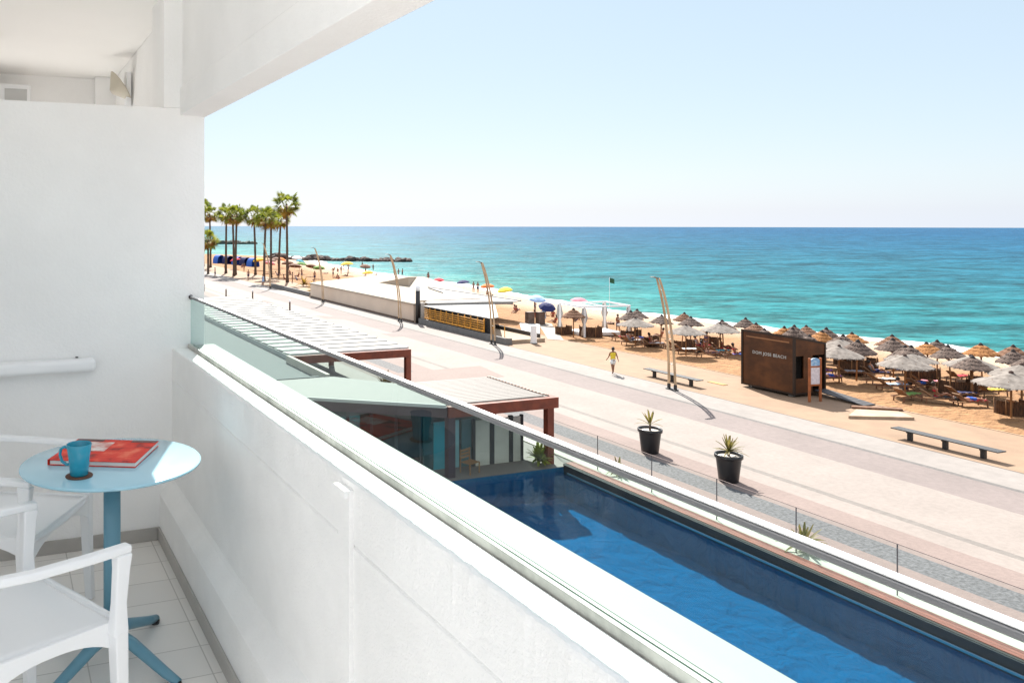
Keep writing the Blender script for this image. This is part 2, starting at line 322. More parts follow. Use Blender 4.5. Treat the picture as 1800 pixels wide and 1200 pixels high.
# sea
def seamat():
    m = bpy.data.materials.new('sea_water'); m.use_nodes = True
    n = m.node_tree.nodes; l = m.node_tree.links; b = n["Principled BSDF"]
    t = n.new("ShaderNodeTexCoord"); sp = n.new("ShaderNodeSeparateXYZ"); l.new(t.outputs['Object'], sp.inputs[0])
    nz0 = n.new("ShaderNodeTexNoise"); nz0.inputs['Scale'].default_value = .012; nz0.inputs['Detail'].default_value = 4; l.new(t.outputs['Object'], nz0.inputs[0])
    ad = n.new("ShaderNodeMath"); ad.operation = 'MULTIPLY_ADD'; ad.inputs[1].default_value = 60; l.new(nz0.outputs[0], ad.inputs[0])
    l.new(sp.outputs[0], ad.inputs[2])
    lg = n.new("ShaderNodeMath"); lg.operation = 'LOGARITHM'; lg.inputs[1].default_value = 10; l.new(ad.outputs[0], lg.inputs[0])
    mr = n.new("ShaderNodeMapRange"); l.new(lg.outputs[0], mr.inputs[0]); mr.inputs[1].default_value = 1.98; mr.inputs[2].default_value = 3.3
    cr = n.new("ShaderNodeValToRGB"); l.new(mr.outputs[0], cr.inputs[0]); e = cr.color_ramp.elements
    e[0].position = 0; e[0].color = (.07, .26, .23, 1); e[1].position = 1; e[1].color = (.020, .092, .19, 1)  # far end lightened to paint horizon haze into the water colour
    for p, c in ((.08, (.020, .155, .17)), (.25, (.016, .120, .165)), (.45, (.014, .10, .175)), (.7, (.013, .088, .18))): x = e.new(p); x.color = (*c, 1)
    mp0 = n.new("ShaderNodeMapping"); mp0.inputs['Rotation'].default_value = (0, 0, R(24)); l.new(t.outputs['Object'], mp0.inputs[0])
    mp = n.new("ShaderNodeMapping"); mp.inputs['Scale'].default_value = (.5, 1, 1); l.new(mp0.outputs[0], mp.inputs[0])
    h = []
    for sc, dt in ((.36, 9), (.11, 9), (1.7, 5), (1.1, 5)):
        q = n.new("ShaderNodeTexNoise"); q.inputs['Scale'].default_value = sc; q.inputs['Detail'].default_value = dt; q.inputs['Distortion'].default_value = .5; l.new(mp.outputs[0], q.inputs[0]); h.append(q)
    n.remove(b); out = [q for q in n if q.type == 'OUTPUT_MATERIAL'][0]
    df = n.new("ShaderNodeBsdfDiffuse"); gl = n.new("ShaderNodeBsdfGlossy"); mxs = n.new("ShaderNodeMixShader"); lw = n.new("ShaderNodeFresnel"); lw.inputs[0].default_value = 1.33
    l.new(cr.outputs[0], df.inputs[0]); gl.inputs['Roughness'].default_value = .30
    p = n.new("ShaderNodeMath"); p.operation = 'MULTIPLY_ADD'; p.inputs[1].default_value = 2.2; l.new(h[1].outputs[0], p.inputs[0]); l.new(h[0].outputs[0], p.inputs[2])
    p2 = n.new("ShaderNodeMath"); p2.operation = 'MULTIPLY_ADD'; p2.inputs[1].default_value = .22; l.new(h[2].outputs[0], p2.inputs[0]); l.new(p.outputs[0], p2.inputs[2])
    bp = n.new("ShaderNodeBump"); bp.inputs['Strength'].default_value = 1; bp.inputs['Distance'].default_value = .55
    l.new(p2.outputs[0], bp.inputs['Height'])
    for q in (df, gl, lw): l.new(bp.outputs[0], q.inputs['Normal'])
    # light and dark wave faces painted into the colour as noise streaks
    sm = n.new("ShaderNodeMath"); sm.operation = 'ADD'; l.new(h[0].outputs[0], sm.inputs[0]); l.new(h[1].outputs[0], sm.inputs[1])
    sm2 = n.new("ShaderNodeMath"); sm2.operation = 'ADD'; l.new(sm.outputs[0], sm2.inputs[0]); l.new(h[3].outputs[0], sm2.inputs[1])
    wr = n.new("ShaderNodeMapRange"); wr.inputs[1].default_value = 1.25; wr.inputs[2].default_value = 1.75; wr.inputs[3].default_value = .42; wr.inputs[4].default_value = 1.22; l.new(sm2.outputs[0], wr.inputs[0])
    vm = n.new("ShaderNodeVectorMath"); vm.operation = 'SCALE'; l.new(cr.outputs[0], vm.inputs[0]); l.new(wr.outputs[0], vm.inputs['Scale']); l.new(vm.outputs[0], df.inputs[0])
    f1 = n.new("ShaderNodeMath"); f1.operation = 'MULTIPLY_ADD'; f1.inputs[1].default_value = .10; f1.inputs[2].default_value = .012; l.new(lw.outputs[0], f1.inputs[0])
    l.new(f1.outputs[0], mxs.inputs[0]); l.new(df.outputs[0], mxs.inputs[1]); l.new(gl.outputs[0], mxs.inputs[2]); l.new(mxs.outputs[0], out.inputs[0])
    return m
def ray(x, D):
    u = (x-550)/1450; s_, c_ = sin(YAW), cos(YAW)
    return (D*(s_+u*c_), D*(c_-u*s_))
g = MB()
edge = [ray(x, 1755+(x-360)/1440*(1334-1755)*1.0) for x in range(100, 2500, 60)]
pl = [(-60, 290), ]+edge+[(700, -300), (60, -300), (60, 255), (20, 266)]
g.prism(pl, SEA-3, SEA)
struct(g.build('sea_water', seamat()))
# breaking foam along the shore
g = MB(); vs = []; fs = []; n_ = 0
Ylist = [-40+i*.8 for i in range(0, 390)]
for Y in Ylist:
    s0 = shore(Y); a = s0-1.2+1.1*NZ.noise(Vector((Y*.07, 1, 0)))+.5*NZ.noise(Vector((Y*.4, 5, 0))); b_ = s0+2.3+1.3*NZ.noise(Vector((Y*.11, 9, 0)))+.8*NZ.noise(Vector((Y*.5, 2, 0)))
    for t in (0, .25, .5, .75, 1): X = a+(b_-a)*t; vs.append((X, Y, max(SEA, zt(X, Y))+.03+.07*sin(pi*t)))
for j in range(len(Ylist)-1):
    for i in range(4): a = j*5+i; fs.append((a, a+1, a+6, a+5))
g.add(vs, fs, 0, None, True)
foam = mat('sea_foam', (.62, .65, .65), .7, var=.08, vscale=2, bump=.5, bscale=3)
struct(g.build('sea_foam', foam))

# ================================================================== HOTEL BALCONY
bal = (0, 0, FL)
# floor slab
def tilemat():
    m = bpy.data.materials.new('floor_tiles'); m.use_nodes = True; n = m.node_tree.nodes; l = m.node_tree.links; b = n["Principled BSDF"]
    t = n.new("ShaderNodeTexCoord"); mp = n.new("ShaderNodeMapping"); l.new(t.outputs['Object'], mp.inputs[0]); mp.inputs['Location'].default_value = (.12, .015, 0)
    br = n.new("ShaderNodeTexBrick"); br.offset = 0; br.inputs['Scale'].default_value = 1; br.inputs['Brick Width'].default_value = .41; br.inputs['Row Height'].default_value = .205
    br.inputs['Mortar Size'].default_value = .0025; br.inputs['Color1'].default_value = (.78, .755, .72, 1); br.inputs['Color2'].default_value = (.74, .72, .69, 1); br.inputs['Mortar'].default_value = (.50, .48, .45, 1)
    l.new(mp.outputs[0], br.inputs[0]); l.new(br.outputs[0], b.inputs['Base Color']); b.inputs['Roughness'].default_value = .38
    bp = n.new("ShaderNodeBump"); bp.inputs['Strength'].default_value = .3; bp.inputs['Distance'].default_value = .003; bp.invert = True; l.new(br.outputs['Fac'], bp.inputs['Height']); l.new(bp.outputs[0], b.inputs['Normal'])
    return m
g = MB(); g.box((-1.1, -2.4, -.25), (.745, 6.9, 0)); struct(g.build('floor', tilemat(), loc=bal))
g = MB(); g.box((-1.1, 4.145, 0), (.733, 4.16, .0625)); g.box((.733, -2.4, 0), (.745, 4.16, .0625)); 
tag(g.build('skirting', skirt, bevel=.002, loc=bal), 'grey tile skirting along the foot of the balcony walls', 'skirting', kind='structure')
# parapet with roughened stucco arris
prof = [(.745, -.25), (.745, .225), (.752, .236), (.80, .285), (.81, .30), (.81, .795), (.815, .80), (.81, .805), (.81, .945), (.812, .952), (.818, .955), (.885, .955), (.887, .944), (.924, .944), (.926, .962), (1.018, .962), (1.022, .955), (1.022, -.35), (.9, -.35)]
g = MB(); vs = []; k = len(prof); Ys = [-2.4+i*.0145 for i in range(453)]; Ys = [y_ for y_ in Ys if y_ < 4.16]+[4.16]
for Y in Ys:
    for i, (X, Z) in enumerate(prof):
        j_ = .0028*NZ.noise(Vector((Y*28, i*.3, 0)))+.002*NZ.noise(Vector((Y*90, i*.5, 4))) if i in (8, 9, 10) else 0
        wv = .003*NZ.noise(Vector((Y*2.1, Z*2, 7))) if 2 < i < 10 else 0
        vs.append((X+j_+wv, Y, Z+j_*.8))
fs = [(a*k+i, a*k+(i+1) % k, (a+1)*k+(i+1) % k, (a+1)*k+i) for a in range(len(Ys)-1) for i in range(k)]
g.add(vs, [f[::-1] for f in fs], 0, None, False)
par = g.build('parapet_wall', stucco, loc=bal)
g = MB(); g.box((.927, -2.4, .9625), (1.024, 4.158, .966)); g.build('outer_sill', mat('sill_capping', (.37, .375, .35), .6), par, bevel=.001)
tag(par, 'low white stucco parapet wall running along the balcony under the glass', 'parapet')
g = MB(); g.box((.797, 1.862, .0), (.8115, 1.935, .938)); g.box((.785, 1.862, .918), (.797, 1.935, .938))
g.build('pilaster', stucco, par, bevel=.002)
# glass balustrade on the parapet
bl = empty('glass_balustrade', (0, 0, FL), 0, 'long clear glass balustrade with slim aluminium handrail on the white parapet', 'balustrade')
g = MB(); g.box((.8885, -2.4, .945), (.9005, 4.158, .975)); g.box((.9135, -2.4, .945), (.9235, 4.158, .968)); g.build('base_channel', alud, bl, bevel=.002)
g = MB(); g.box((.902, -2.4, .95), (.911, 4.156, 1.2045)); g.build('glass_panel', railglass, bl)
g = MB(); g.box((.8945, -2.4, 1.2045), (.9125, 4.158, 1.2145)); hr_ = g.build('handrail', mat('shaded_aluminium', (.17, .17, .175), .5, metal=.2), bl, bevel=.003, seg=2)  # rail body coloured dark for its shaded side, lighter strip above for the lit top
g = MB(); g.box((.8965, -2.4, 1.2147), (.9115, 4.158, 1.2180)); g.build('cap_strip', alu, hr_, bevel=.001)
g = MB(); g.tube([(.903, 4.144, 1.2105), (.903, 4.1595, 1.2105)], .012, 12); g.build('end_bracket', blackm, bl)
# end partition: full height at its seaward edge, open above on the inland side
part = MB(); part.prism([(-1.1, 4.16), (.975, 4.16), (.975, 4.30), (-1.1, 4.30)], -.3, 2.171)
part.box((.765, 4.16, 2.171), (.863, 4.50, 2.9)); part.box((.849, 4.162, 2.171), (.975, 4.30, 2.30))
pw = part.build('partition_wall', plaster, bevel=.004, loc=bal)
tag(pw, 'white plastered partition wall closing the balcony behind the table', 'wall')
# beam over the parapet
g = MB()
vs = []; prof2 = [(.849, 2.135), (.849, 2.272), (.858, 2.276), (.858, 3.3), (1.02, 3.3), (.992, 2.125)]
prof2 = [(.849, 2.138), (.849, 2.272), (.86, 2.277), (.86, 3.2), (.978, 3.2), (.978, 2.130)]
Ys2 = [.95, 4.16, 7.1]
for Y in Ys2:
    for X, Z in prof2: vs.append((X, Y, Z))
k = 6
fs = [(a*k+i, (a+1)*k+i, (a+1)*k+(i+1) % k, a*k+(i+1) % k) for a in range(2) for i in range(k)]+[tuple(range(6)), tuple(range(12, 18))[::-1]]
g.add(vs, fs); bm_ = g.build('ceiling_beam', plaster, bevel=.004, loc=bal)
tag(bm_, 'deep white concrete beam running overhead above the balcony opening', 'beam')
# ceiling
g = MB(); g.box((-1.3, 1.0, 2.75), (.858, 7.1, 3.0)); struct(g.build('ceiling', ceilp, loc=bal))  # cut short out of view to let daylight onto the balcony
# facade behind (out of frame, bounces the light) with the room door
g = MB(); g.box((-1.3, -2.6, -.3), (-1.1, .2, 2.75)); g.box((-1.3, 2.2, -.3), (-1.1, 9.5, 2.75)); g.box((-1.3, .2, 2.3), (-1.1, 2.2, 2.75)); g.box((-1.3, .2, -.3), (-1.1, 2.2, .02))
tag(g.build('balcony_facade_wall', plaster, loc=bal), 'white facade wall at the back of the balcony with a door opening', 'wall')
# neighbour balcony seen over the partition
g = MB(); g.box((-1.1, 6.9, 2.12), (.975, 7.1, 2.75)); g.box((.70, 6.78, 0), (.975, 7.1, 2.75)); g.box((-1.1, 4.3, -.25), (1.0, 9.5, 0)); g.box((.96, 4.3, 0), (1.02, 9.5, .5))  # end wall left open below, out of view, so sun reaches the floor
tag(g.build('neighbour_balcony_wall', plaster, loc=bal), 'white end wall of the next balcony seen above the partition', 'wall')
ac = empty('air_conditioner', (-.12, 6.78, FL+2.18), 0, 'white air conditioner with dark grille high on the next balcony wall', 'air conditioner')
g = MB(); g.box((-.35, -.12, 0), (.33, .12, .46)); g.build('casing', whitepl, ac, bevel=.015)
g = MB()
for i in range(9): g.box((-.33, -.132, .06+i*.042), (.10, -.122, .084+i*.042))
g.build('grille', blackm, ac)
g = MB(); g.box((.14, -.129, .04), (.30, -.121, .42)); g.build('side_panel', mat('grey_panel', (.5, .5, .49), .5), ac)
lmp = empty('wall_lamp', (.849, 5.9, FL+2.52), 0, 'small white cone wall lamp fixed near the ceiling of the next balcony', 'lamp')
g = MB(); g.box((-.035, -.05, -.12), (0, .05, .12)); g.build('back_plate', whitepl, lmp, bevel=.005)
g = MB(); g.lathe([(.02, 0), (.115, .075), (.12, .08), (.10, .08), (.02, .02)], 24, M=Matrix.Translation((-.13, 0, -.02)) @ Matrix.Rotation(R(55), 4, 'Y') @ Matrix.Rotation(0, 4, 'X')); g.build('shade', mat('lamp_shade', (.52, .47, .38), .5), lmp)
g = MB(); g.tube([(-.02, 0, .02), (-.09, 0, .01)], .015, 8); g.build('arm', whitepl, lmp)
cl_ = empty('ceiling_light', (-.16, 5.45, FL+2.70), 0, 'round brown ceiling light on the next balcony ceiling', 'ceiling light')
g = MB(); g.lathe([(.0, 0), (.13, .0), (.14, .02), (.14, .048)], 24); g.build('housing', mat('brown_metal', (.18, .11, .06), .5), cl_)
# white rounded wall unit on partition
wb = empty('wall_heater', (0, 4.16, FL+.905), 0, 'slim white rounded wall unit on the partition above the table', 'wall heater')
g = MB(); g.box((-.7, -.085, -.030), (.425, 0, .032)); g.build('casing', whitepl, wb, bevel=.022, seg=5)
g = MB(); g.box((.333, -.045, .0355), (.345, -.02, .0385)); g.build('switch', black, wb)

# ------------------------------------------------------------------ table
tb = empty('bistro_table', (.375, 3.06, FL), R(8), 'round pale blue metal bistro table in the balcony corner', 'table')
g = MB(); g.lathe([(0, .716), (.30, .716), (.314, .717), (.319, .721), (.3205, .725), (.319, .728), (.315, .7295), (0, .7305)], 96); g.build('tabletop', tableblue, tb)
g = MB(); g.lathe([(.17, .706), (.17, .7155)], 40); g.build('mounting_plate', tabledk, tb)
g = MB(); g.tube([(0, 0, .115), (0, 0, .706)], .031, 24, flat=.62); g.build('pedestal', tabledk, tb)
g = MB(); g.lathe([(.0, .075), (.045, .075), (.055, .09), (.05, .12), (.034, .14), (0, .14)], 24); g.build('hub', tabledk, tb)
for a in (50, -52, -142, 132):
    a_ = R(a-8); g = MB()
    pts = [(cos(a_)*r, sin(a_)*r, z) for r, z in ((.03, .108), (.10, .092), (.18, .062), (.26, .032), (.315, .017))]
    g.tube(pts, [.022, .021, .019, .017, .013], 12, flat=1.15); lg_ = g.build('leg', tabledk, tb)
    g = MB(); g.lathe([(0, .0), (.017, 0), (.019, .012), (.014, .02), (0, .021)], 16, c=(cos(a_)*.305, sin(a_)*.305, 0)); g.build('foot_cap', black, lg_)
# magazine
def covermat():
    m = bpy.data.materials.new('magazine_cover'); m.use_nodes = True; n = m.node_tree.nodes; l = m.node_tree.links; b = n["Principled BSDF"]
    t = n.new("ShaderNodeTexCoord"); nz = n.new("ShaderNodeTexNoise"); nz.inputs['Scale'].default_value = 14; nz.inputs['Detail'].default_value = 8; l.new(t.outputs['Object'], nz.inputs[0])
    cr = n.new("ShaderNodeValToRGB"); l.new(nz.outputs[0], cr.inputs[0]); e = cr.color_ramp.elements
    e[0].position = .36; e[0].color = (.12, .006, .004, 1); e[1].position = .70; e[1].color = (.80, .16, .08, 1); x = e.new(.46); x.color = (.62, .02, .006, 1); x = e.new(.58); x.color = (.72, .035, .012, 1)
    l.new(cr.outputs[0], b.inputs['Base Color']); b.inputs['Roughness'].default_value = .5; b.inputs['Specular IOR Level'].default_value = .25; return m
bk = empty('magazine', (.362, 3.14, FL+.7305), math.atan2(-.15, .30), 'red covered glossy magazine lying flat on the blue table', 'magazine')
g = MB(); g.box((-.155, -.14, .002), (.158, .138, .017)); g.build('pages', paper, bk, bevel=.001)
g = MB(); g.box((-.16, -.145, .017), (.16, .14, .0195)); g.box((-.16, -.145, 0), (.16, .14, .002)); g.box((-.162, -.145, 0), (-.158, .14, .0195)); g.build('cover', covermat(), bk, bevel=.0008)
g = MB(); g.box((-.10, -.02, .0197), (.0, .10, .0203)); g.build('cover_picture', mat('cover_white', (.75, .70, .66), .3, col2=(.55, .10, .06), vscale=25), bk)
for a_, b_ in ((-.157, -.05), (.06, .157)):
    g = MB(); g.box((a_, .108, .0197), (b_, .137, .0203)); g.build('cover_band', mat('cover_dark', (.10, .015, .01), .4), bk)
# coaster and mug
cs = MB(); cs.lathe([(0, 0), (.045, 0), (.046, .002), (.045, .004), (0, .004)], 32)
o = cs.build('coaster', cork, loc=(.247, 2.912, FL+.7305)); tag(o, 'small round brown coaster under the teal mug', 'coaster')
mg = empty('mug', (.247, 2.912, FL+.7347), R(150), 'teal blue ceramic mug standing on the brown coaster', 'mug')
g = MB(); g.lathe([(0, 0), (.027, 0), (.031, .004), (.036, .06), (.0425, .106), (.041, .107), (.0395, .104), (.033, .05), (.028, .008), (0, .007)], 40); g.build('cup', teal, mg)
g = MB(); g.tube([(.038, 0, .088), (.052, 0, .094), (.066, 0, .086), (.070, 0, .066), (.062, 0, .044), (.047, 0, .034), (.034, 0, .034)], [.005]*7, 10, flat=1.3); g.build('handle', teal, mg)

# ------------------------------------------------------------------ chairs
def make_chair(loc, rz, label):
    t = empty('armchair', loc, rz, label, 'chair', 'white plastic armchairs at the balcony table')
    # seat: curved shell with apron, grid surface
    g = MB(); nx_, ny_ = 12, 12; vs = []
    def sp(u, v): # u across -1..1, v 0 back..1 front
        hw = .205+.035*v; y_ = -.205+.43*v + .018*(1-u*u)*(v**3)
        z_ = .445-.016*(1-u*u)*(1-abs(2*v-1)**3)-.012*v**4
        return (u*hw, y_, z_)
    for j in range(ny_+1):
        for i in range(nx_+1): vs.append(sp(-1+2*i/nx_, j/ny_))
    fs = [(j*(nx_+1)+i, j*(nx_+1)+i+1, (j+1)*(nx_+1)+i+1, (j+1)*(nx_+1)+i) for j in range(ny_) for i in range(nx_)]
    g.add(vs, fs, 0, None, True)
    st = g.build('seat', whitepl, t); so_ = st.modifiers.new('s', 'SOLIDIFY'); so_.thickness = .012; so_.offset = -1
    # apron: arched skirts below the seat edges
    g = MB()
    def apron(a, b, drop_mid, drop_end, off):
        n2 = 14; a = Vector(a); b = Vector(b); dirv = (b-a).normalized(); nr = Vector((-dirv.y, dirv.x, 0))*off
        vs = []
        for i in range(n2+1):
            q = i/n2; p = a.lerp(b, q); d = drop_mid+(drop_end-drop_mid)*abs(2*q-1)**2.5
            for off_, z_ in ((0, .446), (0, .446-d), (1, .446-d), (1, .446)): vs.append((p.x+nr.x*off_, p.y+nr.y*off_, z_))
        fs = [(i*4+k_, i*4+(k_+1) % 4, i*4+4+(k_+1) % 4, i*4+4+k_) for i in range(n2) for k_ in range(4)]+[(3, 2, 1, 0), (n2*4, n2*4+1, n2*4+2, n2*4+3)]
        g.add(vs, fs)
    apron((-.238, .226, 0), (.238, .226, 0), .035, .095, -.014)
    apron((-.232, -.20, 0), (-.25, .226, 0), .038, .10, -.014)
    apron((.25, .226, 0), (.232, -.20, 0), .038, .10, -.014)
    apron((.205, -.205, 0), (-.205, -.205, 0), .04, .08, -.014)
    g.build('apron', whitepl, t, bevel=.003)
    for sx_ in (-1, 1):
        g = MB(); g.bar([(sx_*.262, .205, .425), (sx_*.262, .213, .2), (sx_*.268, .222, 0)], [.048, .040, .032], [.044, .038, .034], (0, 1, 0)); g.build('leg', whitepl, t, bevel=.006)
        g = MB(); g.bar([(sx_*.225, -.205, .44), (sx_*.235, -.235, .2), (sx_*.245, -.27, 0)], [.046, .038, .032], [.042, .038, .034], (0, 1, 0)); g.build('leg', whitepl, t, bevel=.006)
        g = MB()
        pts = [(sx_*.262, .205, .41), (sx_*.264, .207, .50), (sx_*.266, .214, .60), (sx_*.267, .216, .642)]
        g.bar(pts, [.046, .032, .034, .040], [.050, .040, .046, .052], (0, 1, 0))
        g.bar([(sx_*.267, .240, .652), (sx_*.268, .10, .656), (sx_*.262, -.06, .662), (sx_*.235, -.225, .672)], [.037, .037, .035, .032], .024, (0, 0, 1))
        g.build('armrest', whitepl, t, bevel=.007, seg=3)
    g = MB(); vs = []; nb = 14
    for j in range(9):
        v = j/8; z_ = .47+.36*v
        for i in range(nb+1):
            u = -1+2*i/nb; vs.append((u*(.20+.03*v), -.205-.10*v-.045*(1-u*u), z_-.02*u*u*v))
    fs = [(j*(nb+1)+i, j*(nb+1)+i+1, (j+1)*(nb+1)+i+1, (j+1)*(nb+1)+i) for j in range(8) for i in range(nb)]
    g.add(vs, fs, 0, None, True); b_ = g.build('backrest', whitepl, t); so_ = b_.modifiers.new('s', 'SOLIDIFY'); so_.thickness = .014
    for sx_ in (-1, 1):
        g = MB(); g.bar([(sx_*.21, -.2, .43), (sx_*.218, -.24, .6), (sx_*.23, -.305, .83)], .034, .036, (0, 1, 0)); g.build('back_post', whitepl, t, bevel=.006)
    return t
make_chair((.012, 2.565, FL), -math.atan2(.89, .45), 'white plastic armchair nearest the camera, in front of the blue table')
make_chair((.026, 3.49, FL), -math.atan2(.87, -.5), 'white plastic armchair standing behind the blue table by the partition')

# ================================================================== LOWER HOTEL BUILDING (under the balcony)
g = MB(); g.box((-14, -40, -.5), (.9, 9.5, FL-.35)); g.box((-14, 9.5, -.5), (-1.3, 33, 7.2))
tag(g.build('hotel_building', plaster), 'white hotel block carrying the balcony above the pool', 'building')

# ------------------------------------------------------------------ pool terrace
TZ = .30; WZ = .15
g = MB()
g.prism([(1, -12), (14.3, -12), (14.3, 27.0), (21.3, 27.0), (21.62, 27.0), (21.62, 78), (1, 78)], -.3, TZ)
struct(g.build('terrace_floor', mat('terrace_decking', (.16, .13, .115), .7, var=.15, vscale=3, stretch=(1, 6, 1))))
pl_ = empty('swimming_pool', (0, 0, 0), 0, 'long narrow swimming pool of deep blue water beside the promenade', 'swimming pool')
def poolmat():
    m = bpy.data.materials.new('pool_tiles'); m.use_nodes = True; n = m.node_tree.nodes; l = m.node_tree.links; b = n["Principled BSDF"]
    t = n.new("ShaderNodeTexCoord")
    br = n.new("ShaderNodeTexBrick"); br.offset = 0; br.inputs['Scale'].default_value = 1; br.inputs['Brick Width'].default_value = .06; br.inputs['Row Height'].default_value = .06; br.inputs['Mortar Size'].default_value = .002
    br.inputs['Color1'].default_value = (.0004, .092, .200, 1); br.inputs['Color2'].default_value = (.0004, .080, .172, 1); br.inputs['Mortar'].default_value = (.001, .10, .225, 1)
    l.new(t.outputs['Object'], br.inputs[0]); l.new(br.outputs[0], b.inputs['Base Color']); b.inputs['Roughness'].default_value = .9; b.inputs['Specular IOR Level'].default_value = 0
    # rippling water bends sunlight into bright lines on the bottom: modelled as tile undulation (normal), not colour
    nz = n.new("ShaderNodeTexNoise"); nz.inputs['Scale'].default_value = 1.1; nz.inputs['Detail'].default_value = 3; nz.inputs['Distortion'].default_value = 1.2
    l.new(t.outputs['Object'], nz.inputs[0]); bp = n.new("ShaderNodeBump"); bp.inputs['Strength'].default_value = .6; bp.inputs['Distance'].default_value = .35
    l.new(nz.outputs[0], bp.inputs['Height']); l.new(bp.outputs[0], b.inputs['Normal'])
    return m
pt = poolmat()
g = MB()
PX0, PX1, PY0, PY1 = 14.3, 20.78, -12, 26.95; PZ = -.95
g.add([(PX0, PY0, PZ-.2), (PX1, PY0, PZ-.2), (PX1, PY1, PZ-.2), (PX0, PY1, PZ-.2), (PX0, PY0, TZ), (PX1, PY0, TZ), (PX1, PY1, TZ), (PX0, PY1, TZ)], [(0, 4, 5, 1), (1, 5, 6, 2), (2, 6, 7, 3), (3, 7, 4, 0)])
na, nb_ = 54, 330; vs = []
for j in range(nb_+1):
    for i in range(na+1):
        X = PX0+(PX1-PX0)*i/na; Y = PY0+(PY1-PY0)*j/nb_; q = Vector((X*1.15, Y*.8, 0)); q2 = Vector((X*3.1, Y*2.4, 5))
        r1 = 1-abs(NZ.noise(q+Vector((NZ.noise(q2), NZ.noise(q2+Vector((9, 0, 0))), 0))*.5))*2.2
        vs.append((X, Y, PZ+.055*NZ.noise(q*1.3)+.045*max(0, r1)**3+.02*NZ.noise(q2)))
g.add(vs, [(j*(na+1)+i, j*(na+1)+i+1, (j+1)*(na+1)+i+1, (j+1)*(na+1)+i) for j in range(nb_) for i in range(na)], 0, None, True)
g.build('basin', pt, pl_)
water = glassy('pool_water', (.50, .90, .98), .42, .02, bump=(.75, .22, (1.6, .8, 1)), ior=1.33)
g = MB(); g.add([(PX0+.002, PY0, WZ), (PX1-.002, PY0, WZ), (PX1-.002, PY1-.002, WZ), (PX0+.002, PY1-.002, WZ)], [(0, 1, 2, 3)]); g.build('water', water, pl_)
g = MB(); g.box((20.665, PY0, WZ-.05), (20.685, PY1-.3, WZ+.02)); g.build('overflow_edge', mat('edge_steel', (.30, .42, .50), .25, metal=.5), pl_)
g = MB(); g.box((20.73, PY0, WZ-.12), (20.775, PY1-.01, .40)); g.build('rim_shade_strip', mat('rim_shade', (.008, .012, .016), .5), pl_)  # dark strip painting the shade on the rim face above the water
g = MB(); g.box((20.80, PY0, TZ-.25), (20.90, 27.05, .405)); g.build('outer_rim', darkfill, pl_)  # shadowed side under the coping, given a near-black colour
g = MB()
for i in range(3): g.box((20.905+i*.135, PY0, .30), (20.905+i*.135+.128, 27.05, .425))
g.build('timber_coping', redwood, pl_, bevel=.006)
g = MB(); g.box((21.32, -12, -.3), (21.5, 28, .27), 1); g.box((21.5, -12, -.3), (22.55, 40, .34), 0)
tag(g.build('planter_wall', [creamst, mat('slot_grey', (.13, .12, .12), .8)]), 'long cream stone planter ledge beside the pool glass fence', 'planter')
# glass fence along the pool: panels with seams
fn = empty('glass_fence', (0, 0, 0), 0, 'frameless glass fence in panels between the pool and the promenade', 'fence')
yy = 28.6; k = 0
posts = [28.9, 26.05, 23.2, 20.35, 17.5, 14.6, 11.75, 8.9, 6.0]
for a, b in zip(posts, posts[1:]):
    g = MB(); g.box((21.628, b+.012, .345), (21.640, a-.012, 1.66)); g.build('glass_panel', fenceglass, fn)
for a in posts:
    g = MB(); g.box((21.622, a-.011, .345), (21.648, a+.011, 1.665)); g.build('joint_post', mat('joint_grey', (.13, .12, .12), .5), fn)
g = MB(); g.box((21.622, 6, 1.662), (21.646, 28.9, 1.675)); g.build('top_rail', mat('fence_rail_brown', (.22, .16, .14), .4, metal=.3), fn)

# ------------------------------------------------------------------ pergolas
def frame(g, pts, z, w_=.24, h=.34, closed=True):
    n = len(pts)
    for i in range(n if closed else n-1):
        a = Vector((*pts[i], z-h/2)); b = Vector((*pts[(i+1) % n], z-h/2)); d = (b-a).normalized()
        g.bar([a-d*w_/2*0, b-d*w_], w_, h, (0, 0, 1))
p1 = empty('louvred_pergola', (0, 0, 0), 0, 'long pergola with white louvred roof and rust red steel frame, farther from the pool', 'pergola', 'red steel pergolas by the promenade')
X0, X1, Y0, Y1, Z = 13.95, 20.9, 40.2, 73.5, 3.0
g = MB(); g.box((X0, Y0, Z-.42), (X1, Y0+.22, Z)); g.box((X1-.22, Y0+.22, Z-.42), (X1, Y1, Z)); g.box((X0, Y1, Z-.42), (X1, Y1+.22, Z))
g.build('frame', corten, p1, bevel=.01)
g = MB(); g.box((X0, Y0+.22, Z-.30), (X0+.16, Y1, Z-.02)); g.build('gutter_beam', mat('pale_gutter', (.42, .42, .40), .6), p1)
g = MB(); yq = Y0+.24
g.box((X0+.165, Y0+.24, Z-.05), (X1-.225, Y1, Z+.012))
while yq < Y1-1.2:
    a_, b_ = X0+.05, X1-.03
    g.add([(a_, yq, Z+.014), (b_, yq, Z+.014), (b_, yq+1.34, Z+.014), (a_, yq+1.34, Z+.014), (a_, yq+.02, Z+.105), (b_, yq+.02, Z+.105)], [(0, 3, 2, 1), (0, 1, 5, 4), (4, 5, 2, 3), (1, 2, 5), (0, 4, 3)]); yq += 1.35
g.build('louvre_roof', louvre, p1)
for x_, y_ in ((X1-.15, Y0+.15), (X0+.15, Y0+.15), (X1-.15, 51.5), (X1-.15, 62.5), (X1-.15, Y1-.2), (X0+.15, 62)):
    g = MB(); g.box((x_-.15, y_-.15, TZ-.02), (x_+.15, y_+.15, Z-.42)); g.build('post', corten, p1, bevel=.01)
p2 = empty('slatted_pergola', (0, 0, 0), 0, 'nearer pergola with greige slatted roof and rust red frame at the pool end', 'pergola', 'red steel pergolas by the promenade')
